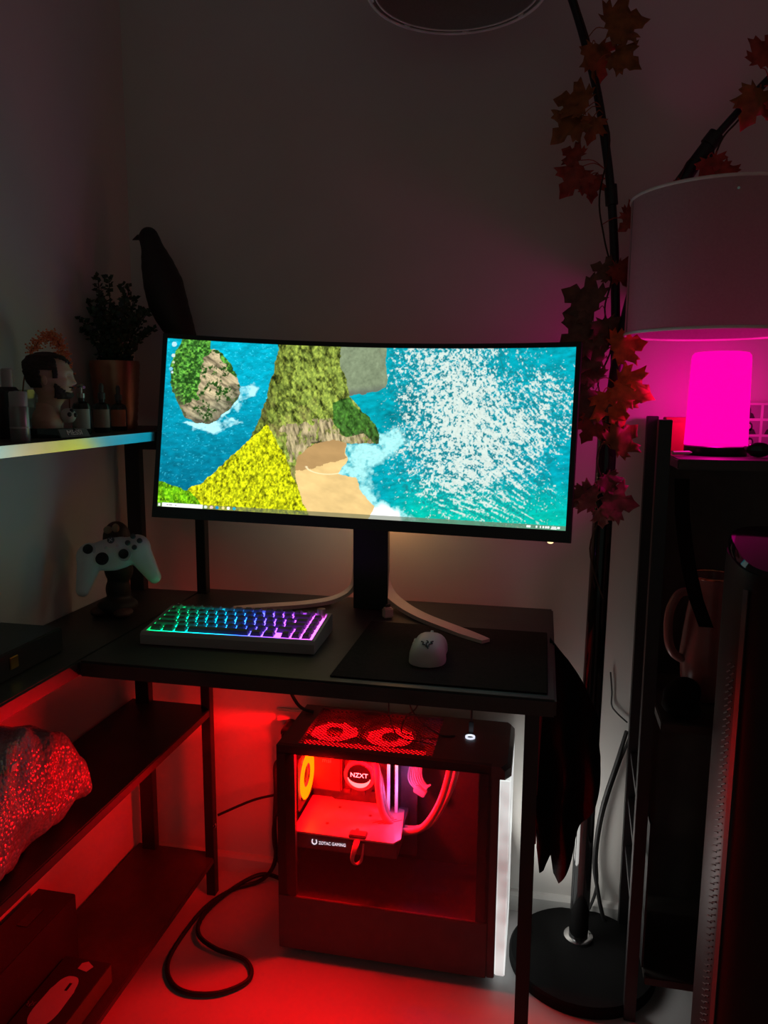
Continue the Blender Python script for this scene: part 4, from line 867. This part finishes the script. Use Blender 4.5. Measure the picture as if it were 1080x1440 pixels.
# bust (a bearded man's head, facing along +x of its own frame)
bu = on_shelf('bust', 'painted bust of a bearded dark haired man on a black plinth', 'bust', -.835, 1.192, rot=math.radians(32))
def interp(tab, z):
    for (z0, *a), (z1, *b) in zip(tab, tab[1:]):
        if z0 <= z <= z1:
            t = (z - z0) / (z1 - z0); t = t * t * (3 - 2 * t); return [p + (q - p) * t for p, q in zip(a, b)]
    return list(tab[-1][1:]) if z > tab[-1][0] else list(tab[0][1:])
HT = [(0, .017, .017, .017), (.10, .018, .0165, .0165), (.20, .024, .017, .018), (.28, .034, .017, .021), (.40, .036, .023, .025), (.55, .037, .031, .028), (.70, .0375, .035, .031), (.82, .035, .035, .030), (.92, .026, .028, .023), (.98, .012, .014, .011), (1.0, .002, .002, .002)]
HS = .104
def head_pt(zn, th, grow=0.0):
    fx, bx, wy = interp(HT, zn); cs, sn = math.cos(th), math.sin(th)
    x = (fx if cs > 0 else bx) * math.copysign(abs(cs) ** .9, cs); y = wy * math.copysign(abs(sn) ** .85, sn)
    g = lambda z0, s: math.exp(-((zn - z0) / s) ** 2); at_ = math.atan2(sn, cs); fr_ = lambda t0, s: math.exp(-((abs(at_) - t0) / s) ** 2)
    dx = .0085 * fr_(0, .22) * (g(.49, .035) + .75 * g(.55, .05) + .4 * g(.62, .04)) + .004 * fr_(0, .5) * g(.685, .04) - .0045 * fr_(.42, .16) * g(.615, .04)
    dx += .004 * fr_(0, .3) * (g(.405, .02) + g(.36, .02)) - .003 * fr_(0, .3) * g(.383, .012) + .005 * fr_(0, .35) * g(.28, .05) + .003 * fr_(.75, .2) * g(.52, .06)
    r = Vector((x + dx, y, 0)); 
    if grow and r.length > 0: r += r.normalized() * grow
    return Vector((r.x, r.y, .040 + zn * HS))
def head_band(z0, z1, n, grow, seg=72, t0=-PI, t1=PI, jit=0.0):
    b = B(); rs = random.Random(5); full = t1 - t0 > 6.2; prev = None
    return b
skin = mat('bust_skin', (.55, .36, .25), .55, var=.1)
b = B(); b.loft([[head_pt(i / 44, -PI + 2 * PI * k / 72) for k in range(72)] for i in range(45)])
part('head', b, skin, bu, world=False, ang=70)
for s in (-1, 1): part('ear', B().ball((-.004, s * .0275, .040 + .54 * HS), (.005, .003, .009), 12).ball((-.002, s * .0283, .040 + .525 * HS), (.003, .002, .0055), 8), skin, bu, world=False)
def hair_patch(inside_fn, grow, rough_, mname, colr_):
    b = B(); NI, NK = 60, 96; rs = random.Random(9); V = {}
    def vert(i, k):
        k %= NK
        if (i, k) not in V: V[(i, k)] = b.bm.verts.new(head_pt(i / NI, -PI + 2 * PI * k / NK, grow + rs.uniform(0, rough_)))
        return V[(i, k)]
    for i in range(NI):
        for k in range(NK):
            if inside_fn((i + .5) / NI, abs(-PI + 2 * PI * (k + .5) / NK)): b.bm.faces.new((vert(i, k), vert(i, k + 1), vert(i + 1, k + 1), vert(i + 1, k)))
    return b
hairf = lambda z, t: (z > .885 - .05 * math.cos(t * 2)) or (t > 1.15 and z > .70) or (t > 1.80 and z > .42) or (1.15 < t < 1.38 and z > .56)
beardf = lambda z, t: (.235 < z < .335 and t < 1.1) or (.55 < t < 1.3 and .25 < z < .30 + .20 * (t - .55) / .8) or (t < .42 and .415 < z < .44)
M_hair = mat('bust_hair', (.03, .02, .015), .7, var=.4, scale=200)
for nm, fn, gr in (('hair', hairf, .0026), ('beard', beardf, .0012)):
    o = part(nm, hair_patch(fn, gr, .002, nm, None), M_hair, bu, world=False, ang=80)
    md = o.modifiers.new('thick', 'SOLIDIFY'); md.thickness = .0045 if nm == 'hair' else .003; md.offset = -1
sh = B(); sh.loft([[Vector((-.004 + a_ * math.cos(t), b_ * math.sin(t), z)) for t in np.linspace(0, 2 * PI, 33)[:-1]] for z, a_, b_ in ((.016, .025, .040), (.028, .026, .042), (.038, .023, .036), (.047, .018, .022), (.058, .0165, .0165))])
part('chest', sh, skin, bu, world=False)
part('ball', B().ball((.030, -.010, .036), .013, 16), mat('ball_white', (.6, .58, .55), .5), bu, 'small white ball held at the chest', world=False)
bs_ = B()
for v in ((.2, -.95, .2), (.9, -.4, .1), (.5, -.5, .7), (.7, .5, .5)): 
    d_ = Vector(v).normalized(); bs_.ball(Vector((.030, -.010, .036)) + d_ * .0115, .0042, 8)
part('ball_patch', bs_, M_dgrey, bu, world=False)
part('plinth', B().box((.002, 0, .008), (.080, .105, .016), None, .002), M_gloss, bu, world=False)
# name plate standing in front of the bust at the shelf edge
npl = on_shelf('name_plate', 'small dark name plate reading MESSI in front of the bust', 'name plate', -.772, 1.168)
import_o = Vector((-.772, 1.168, ZS)); pu_ = Vector((.30, .954, 0)).normalized(); pn = Vector((.80, -.25, .45)).normalized(); pv = pn.cross(pu_); pv = pv if pv.z > 0 else -pv
nb = B(); nb.prism([(-.029, 0), (.029, 0), (.027, .016), (-.030, .016)], import_o, pu_, pv, pn, .003)
part('plate', nb, mat('plate_dark', (.16, .19, .18), .35), npl)
text('lettering', 'MESSI', .0128, mat('plate_letters', (.92, .92, .88), .5), npl, import_o + pv * .0082 + pn * .0032, pu_, pv, label='pale lettering')
# three bottles
def bottle(x, y, s, label, lc, pump, first=False):
    t = on_shelf('bottle', label, 'bottle', x, y)
    c = (x, y, ZS)
    part('body', B().lathe([(.0145 * s, 0), (.0165 * s, .003), (.0165 * s, .050 * s), (.014 * s, .056 * s), (.006 * s, .060 * s), (.006 * s, .066 * s)], c, 28), mat('bottle_glass', (.03, .028, .025), .12, var=.1), t)
    lb_ = B(); a0, a1 = -2.6, -.1; R = .0168 * s
    rows_ = [[Vector((x + r * math.cos(a), y + r * math.sin(a), ZS + z)) for r, z in ((R, .010 * s), (R, .046 * s), (R + .0003, .046 * s), (R + .0003, .010 * s))] for a in np.linspace(a0, a1, 18)]
    part('bottle_label', lb_.loft(rows_), mat('label_%d' % int(lc[0] * 100), lc, .5), t, 'plain pale label')
    if pump == 'pump': part('pump', B().cyl((x, y, ZS + .066 * s), (x, y, ZS + .074 * s), .007 * s).cyl((x, y, ZS + .074 * s), (x, y, ZS + .086 * s), .0025 * s).tube([(x - .004, y, ZS + .087 * s), (x + .004, y - .004, ZS + .089 * s), (x + .012, y - .008, ZS + .085 * s)], .0030 * s, 10, 4), mat('pump_metal', (.45, .45, .43), .25, metal=.7), t)
    else: part('dropper', B().lathe([(.0075 * s, .066 * s), (.0075 * s, .078 * s), (.0045 * s, .080 * s), (.0050 * s, .092 * s), (.003 * s, .097 * s), (.0005, .098 * s)], c, 20), mat('dropper_rubber', (.09, .09, .085), .4), t)
bottle(-.832, 1.283, 1.0, 'pump bottle with a grey label, first after the name plate', (.48, .50, .46), 'pump')
bottle(-.832, 1.350, .96, 'dropper bottle with a brownish label between two other bottles', (.42, .30, .23), 'dropper')
bottle(-.835, 1.415, .92, 'small bottle with an orange label nearest the corner', (.70, .25, .13), 'dropper')
# potted plant and bird
pp = on_shelf('potted_plant', 'bushy small leaved plant in a ribbed copper pot in the corner', 'plant', -.893, 1.505)
pot = []
for k in range(9): z = k * .0155; pot += [(.040 + .0012 * k, z), (.042 + .0012 * k, z + .008)]
part('pot', B().lathe(pot + [(.050, .142), (.046, .142), (.044, .12)], (-.893, 1.505, ZS), 40), mat('copper_pot', (.42, .20, .12), .3, metal=.7, var=.15), pp)
part('soil', B().lathe([(.0455, .118), (.0455, .124), (.02, .127), (.001, .128)], (-.893, 1.505, ZS), 24), mat('soil', (.02, .014, .01), .95), pp)
rs = random.Random(21); fo = B(); sts = B()
for k in range(34):
    a = rs.uniform(0, 2 * PI); rad = rs.uniform(.02, .095); hh = rs.uniform(.08, .18) * (1.1 - rad * 4)
    ex = max(-.942, -.893 + rad * math.cos(a)); p0 = Vector((-.893 + .02 * math.cos(a), 1.505 + .02 * math.sin(a), ZS + .125)); p2 = Vector((ex, min(1.66, 1.505 + rad * math.sin(a)), ZS + .135 + max(.01, hh))); p1 = (p0 + p2) / 2 + Vector((0, 0, .02))
    sts.tube([p0, p1, p2], .0010, 5, 4)
    for q in smooth([p0, p1, p2], 8)[2:]:
        for _ in range(3):
            d_ = Vector((rs.uniform(-1, 1), rs.uniform(-1, 1), rs.uniform(-.3, 1))).normalized(); u_ = d_.orthogonal().normalized(); L = rs.uniform(.008, .015); w_ = L * .38
            A = q + d_ * .002
            vs = [fo.bm.verts.new(v) for v in (A, A + d_ * L * .5 + u_ * w_, A + d_ * L, A + d_ * L * .5 - u_ * w_)]; 
            if all(v.co.x > -.949 for v in vs): fo.bm.faces.new(vs)
part('stem', sts, mat('plant_stem', (.03, .045, .02), .7), pp)
part('foliage', fo, mat('plant_leaf', (.035, .07, .035), .6, var=.4), pp, ang=80)
bi = on_shelf('bird_figure', 'dark bird figure perched above the left end of the monitor', 'figurine', -.80, 1.575)
bd = B(); 
for c, r in zip(smooth([(-.840, 1.575, 1.530), (-.832, 1.575, 1.503), (-.821, 1.575, 1.466), (-.810, 1.575, 1.429), (-.801, 1.575, 1.392), (-.785, 1.575, 1.355), (-.765, 1.575, 1.322), (-.751, 1.575, 1.293), (-.743, 1.575, 1.266)], 2), np.interp(np.arange(17) / 2, range(9), (.021, .025, .036, .043, .043, .037, .026, .018, .012))): bd.ball(c, r, 18)
bd.cyl((-.848, 1.575, 1.530), (-.868, 1.575, 1.529), .012, .005, 12)
bod = remeshed('body', bd, mat('bird_dark', (.022, .018, .016), .6), bi, .004, 8)
part('beak', B().cyl((-.864, 1.575, 1.530), (-.879, 1.575, 1.525), .0062, .0006, 12), M_blackp, bi)
part('leg', B().tube([(-.80, 1.570, 1.385), (-.795, 1.568, 1.33), (-.793, 1.568, 1.26)], .003, 8, 4), M_blackp, bi)
part('leg', B().tube([(-.80, 1.582, 1.385), (-.795, 1.584, 1.33), (-.793, 1.584, 1.26)], .003, 8, 4), M_blackp, bi)
part('perch', B().cyl((-.82, 1.576, 1.2575), (-.765, 1.576, 1.2575), .005, None, 12).cyl((-.793, 1.576, ZS), (-.793, 1.576, 1.256), .006, None, 12).lathe([(.036, 0), (.036, .006), (.03, .008)], (-.793, 1.576, ZS), 28), M_black, bi)

# ------------------------------------------------------------------ controller and its stand
st_ = thing('controller_stand', 'dark rounded stand holding the white game controller', 'stand', (-.846, 1.39, .75))
sb = B(); sb.ball((-.846, 1.395, .768), (.042, .040, .018), 20).ball((-.846, 1.400, .80), (.026, .024, .03), 18).ball((-.844, 1.402, .84), (.030, .026, .03), 18)
remeshed('figure_base', sb, mat('stand_dark', (.022, .018, .014), .6, var=.4), st_, .004, 4)
part('head', B().ball((-.850, 1.410, .905), (.028, .026, .035), 20), mat('stand_brown', (.05, .025, .018), .6, var=.3), st_, 'dark brown rounded top')
part('face_patch', B().ball((-.856, 1.389, .925), (.010, .006, .008), 12).ball((-.838, 1.388, .930), (.008, .006, .009), 12), mat('patch_tan', (.35, .26, .17), .5), st_, 'two small tan patches')
part('foot', B().ball((-.872, 1.372, .760), (.018, .024, .010), 12).ball((-.820, 1.372, .760), (.018, .024, .010), 12), mat('foot_rust', (.10, .04, .03), .6), st_)
ct = thing('game_controller', 'white game controller with black thumbsticks resting on the dark stand', 'game controller', (-.822, 1.352, .877), (math.radians(68), math.radians(-9), math.radians(22)))
cbm = B(); cbm.ball((0, .014, 0), (.060, .028, .013), 24).ball((-.046, .010, 0), (.027, .030, .015), 20).ball((.046, .010, 0), (.027, .030, .015), 20).ball((0, -.004, -.001), (.046, .022, .011), 20)
for s in (-1, 1):
    for k in range(9):
        t = k / 8; cbm.ball((s * (.046 + .023 * t), .004 - .055 * t, -.002 - .006 * t), (.0265 - .0125 * t, .022 - .008 * t, .0155 - .003 * t), 16)
remeshed('shell', cbm, mat('controller_white', (.80, .80, .80), .45, var=.03), ct, .0028, 10, world=False)
def stick(x, y, r=.0095):
    o = part('thumbstick', B().lathe([(r * .6, 0), (r * .6, .006), (r, .008), (r, .011), (r * .75, .0105), (.0005, .0095)], (x, y, .0115), 24), M_blackp, ct, 'black thumbstick', world=False)
    part('stick_collar', B().lathe([(r * 1.35, -.002), (r * 1.35, .0015), (r * .9, .002)], (x, y, .0115), 24), M_shell, o, world=False)
stick(-.043, .022); stick(.022, .000)
dp = B(); dp.lathe([(.0125, 0), (.0125, .003), (.010, .0035), (.0005, .002)], (-.021, .0, .0105), 24).box((-.021, 0, .0145), (.021, .007, .003), None, .001).box((-.021, 0, .0145), (.007, .021, .003), None, .001)
part('direction_pad', dp, M_blackp, ct, 'black direction pad', world=False)
for i, (dx, dy) in enumerate(((0, .0115), (-.0115, 0), (.0115, 0), (0, -.0115))):
    bt = part('face_button', B().lathe([(.0052, 0), (.0052, .004), (.004, .0052), (.0005, .0055)], (.043 + dx, .022 + dy, .0115), 18), mat('button_grey', (.07, .07, .075), .4), ct, 'dark grey button', world=False)
hb = part('home_button', B().lathe([(.0068, 0), (.0068, .002), (.005, .003), (.0005, .0032)], (.0, .034, .0115), 20), mat('button_grey', (.07, .07, .075), .4), ct, 'round grey home button', world=False)
xb = B()
for s in (-1, 1): xb.box((0, .034, .0148), (.009, .0013, .0005), Matrix.Rotation(s * .8, 3, 'Z'))
part('cross_mark', xb, M_shell, hb, world=False)
for x in (-.011, .011): part('menu_button', B().lathe([(.003, 0), (.003, .0015), (.0005, .002)], (x, .020, .012), 12), M_shell, ct, world=False)
# dark box on side top
dbx = thing('dark_box', 'low dark box on the side top of the desk by the left wall', 'box', (-.87, .98, .75))
part('carton', B().bb(-.935, -.812, .80, 1.16, .7505, .795, .003), M_blackp, dbx)
part('clasp', B().bb(-.8125, -.810, 1.02, 1.04, .765, .785, .001), mat('brass', (.5, .35, .12), .3, metal=1), dbx, 'small brass clasp')

# ------------------------------------------------------------------ wrapped parcel on the middle shelf
pk = thing('wrapped_parcel', 'bulky parcel in shiny plastic wrap on the middle desk shelf', 'parcel', (-.84, .90, .475))
pr = B(); rings = []
for i in range(60):
    t = i / 59; y = .58 + .535 * t; k = 1 - max(0, (t - .75) / .25) ** 2.2
    x1_ = -.752 - .004 * math.sin(t * 9); zt = .475 + .018 + (.175) * (.62 + .38 * k) * (1 if t < .97 else .8); zb = .4765 + .02 * max(0, (t - .8) / .2)
    ring = []
    for q in range(64):
        a = 2 * PI * q / 64; cx = math.copysign(abs(math.cos(a)) ** .5, math.cos(a)); cz = math.copysign(abs(math.sin(a)) ** .5, math.sin(a))
        hw = (.088) * (1 - .10 * (1 - k)); xm = x1_ - hw; x = xm + hw * cx * (1 - .25 * max(0, cz)); z = (zt + zb) / 2 + (zt - zb) / 2 * cz
        nn = math.sin(x * 160 + y * 60) * .0022 + math.sin(y * 110 - z * 90) * .0022 + .003 * math.sin(y * 31 + z * 50)
        ring.append(Vector((max(-.942, x + nn * cx), y + .02 * cx * t, max(.4765, z + nn * cz))))
    rings.append(ring)
pr.loft(rings)
pm = mat('plastic_wrap', (.30, .27, .28), .22, var=.25, scale=25)
nt = pm.node_tree; pb = nt.nodes['Principled BSDF']; vo = nt.nodes.new('ShaderNodeTexVoronoi'); vo.inputs['Scale'].default_value = 150
tc = nt.nodes.new('ShaderNodeTexCoord'); bpn = nt.nodes.new('ShaderNodeBump'); bpn.inputs['Strength'].default_value = .5; bpn.inputs['Distance'].default_value = .004; bpn.invert = True
nt.links.new(tc.outputs['Object'], vo.inputs['Vector']); nt.links.new(vo.outputs['Distance'], bpn.inputs['Height']); nt.links.new(bpn.outputs['Normal'], pb.inputs['Normal'])
part('wrap', pr, pm, pk, ang=70)
part('sticker', B().box((-.7575, .945, .646), (.003, .013, .012), Matrix.Rotation(.25, 3, 'Y')), M_shell, pk, 'small white sticker')

# ------------------------------------------------------------------ boxes on the lower shelf
M_card = mat('black_card', (.016, .012, .012), .55, var=.15)
bA = thing('product_box', 'tall plain black box against the wall on the bottom shelf', 'box', (-.895, 1.0, .10))
part('carton', B().bb(-.938, -.856, .72, 1.215, .1005, .238, .002), M_card, bA)
part('handle_hole', B().box((-.897, 1.135, .2384), (.022, .05, .0012), None, .0004), M_gloss, bA, 'dark oval slot')
bB = thing('mouse_box', 'black box with a printed pale mouse on top and a greenish side', 'box', (-.80, .98, .10))
part('carton', B().bb(-.852, -.757, .72, 1.168, .1005, .142, .001), M_card, bB)
part('side_label', B().bb(-.757, -.7562, .722, 1.166, .104, .140), mat('olive_card', (.10, .085, .03), .6), bB, 'dull olive side')
mp = B(); poly = []
for k in range(40):
    a = 2 * PI * k / 40; ex = .75; px_ = .0260 * math.copysign(abs(math.cos(a)) ** ex, math.cos(a)); py_ = .058 * math.copysign(abs(math.sin(a)) ** ex, math.sin(a)); px_ *= 1 - .10 * math.exp(-((py_ - .01) / .03) ** 2) - (.08 if py_ > 0.03 else 0)
    poly.append((px_, py_))
mp.prism(poly, (-.806, 1.065, .1421), (1, 0, 0), (0, 1, 0), (0, 0, 1), .0005)
part('printed_mouse', mp, mat('print_pale', (.46, .44, .44), .6, var=.05), bB, 'pale mouse picture')
part('printed_wheel', B().box((-.800, 1.098, .1428), (.005, .018, .0004), Matrix.Rotation(.05, 3, 'Z')), M_gloss, bB)
part('printed_tail', B().prism([(-.010, 0), (.010, -.004), (.016, .010), (0, .020), (-.010, .014)], (-.80, 1.142, .1421), (1, 0, 0), (0, 1, 0), (0, 0, 1), .0005), MATS['print_pale'], bB)
em2 = B()
for q in (((-.008, .004), (-.004, .001), (-.005, -.003), (0, -.006)), ((0, .006), (.002, .002), (0, -.002), (.002, -.007)), ((.008, .006), (.005, .002), (.007, -.001), (.003, -.004))): em2.tube([(-.842 + x, 1.05 + y, .1424) for x, y in q], .0009, 5, 3)
part('emblem', em2, mat('print_dim', (.12, .10, .11), .6), bB)

# ------------------------------------------------------------------ the lights the place has
RED = (1.0, .0002, .0022)
light('case_light_grille', 'POINT', (-.345, 1.53, .395), 4.0, RED, .02)
light('case_light_front', 'POINT', (-.42, 1.462, .437), 16.0, RED, .012)
rfl = light('rear_fan_light', 'AREA', (-.528, 1.452, .32), .55, (1, .0005, .0005), .03, .12, (-1, .40, -.08)); rfl.data.spread = math.radians(150)
light('monitor_ring_light', 'AREA', (-.345, 1.545, 1.11), 3.4, (1, .80, .54), .08, .08, (0, .35, -1))
light('front_fan_light', 'AREA', (-.034, 1.55, .28), 1.0, (1, .98, .93), .15, .28, (1, .25, .32))
light('monitor_rear_light', 'POINT', (-.318, 1.640, .955), .15, (1, .40, .10), .006)
light('table_lamp_bulb', 'POINT', (.316, 1.53, 1.19), 5.6, (1, 0, .34), .02)
light('memory_light', 'POINT', (-.275, 1.56, .34), .10, (.6, .25, 1), .01)
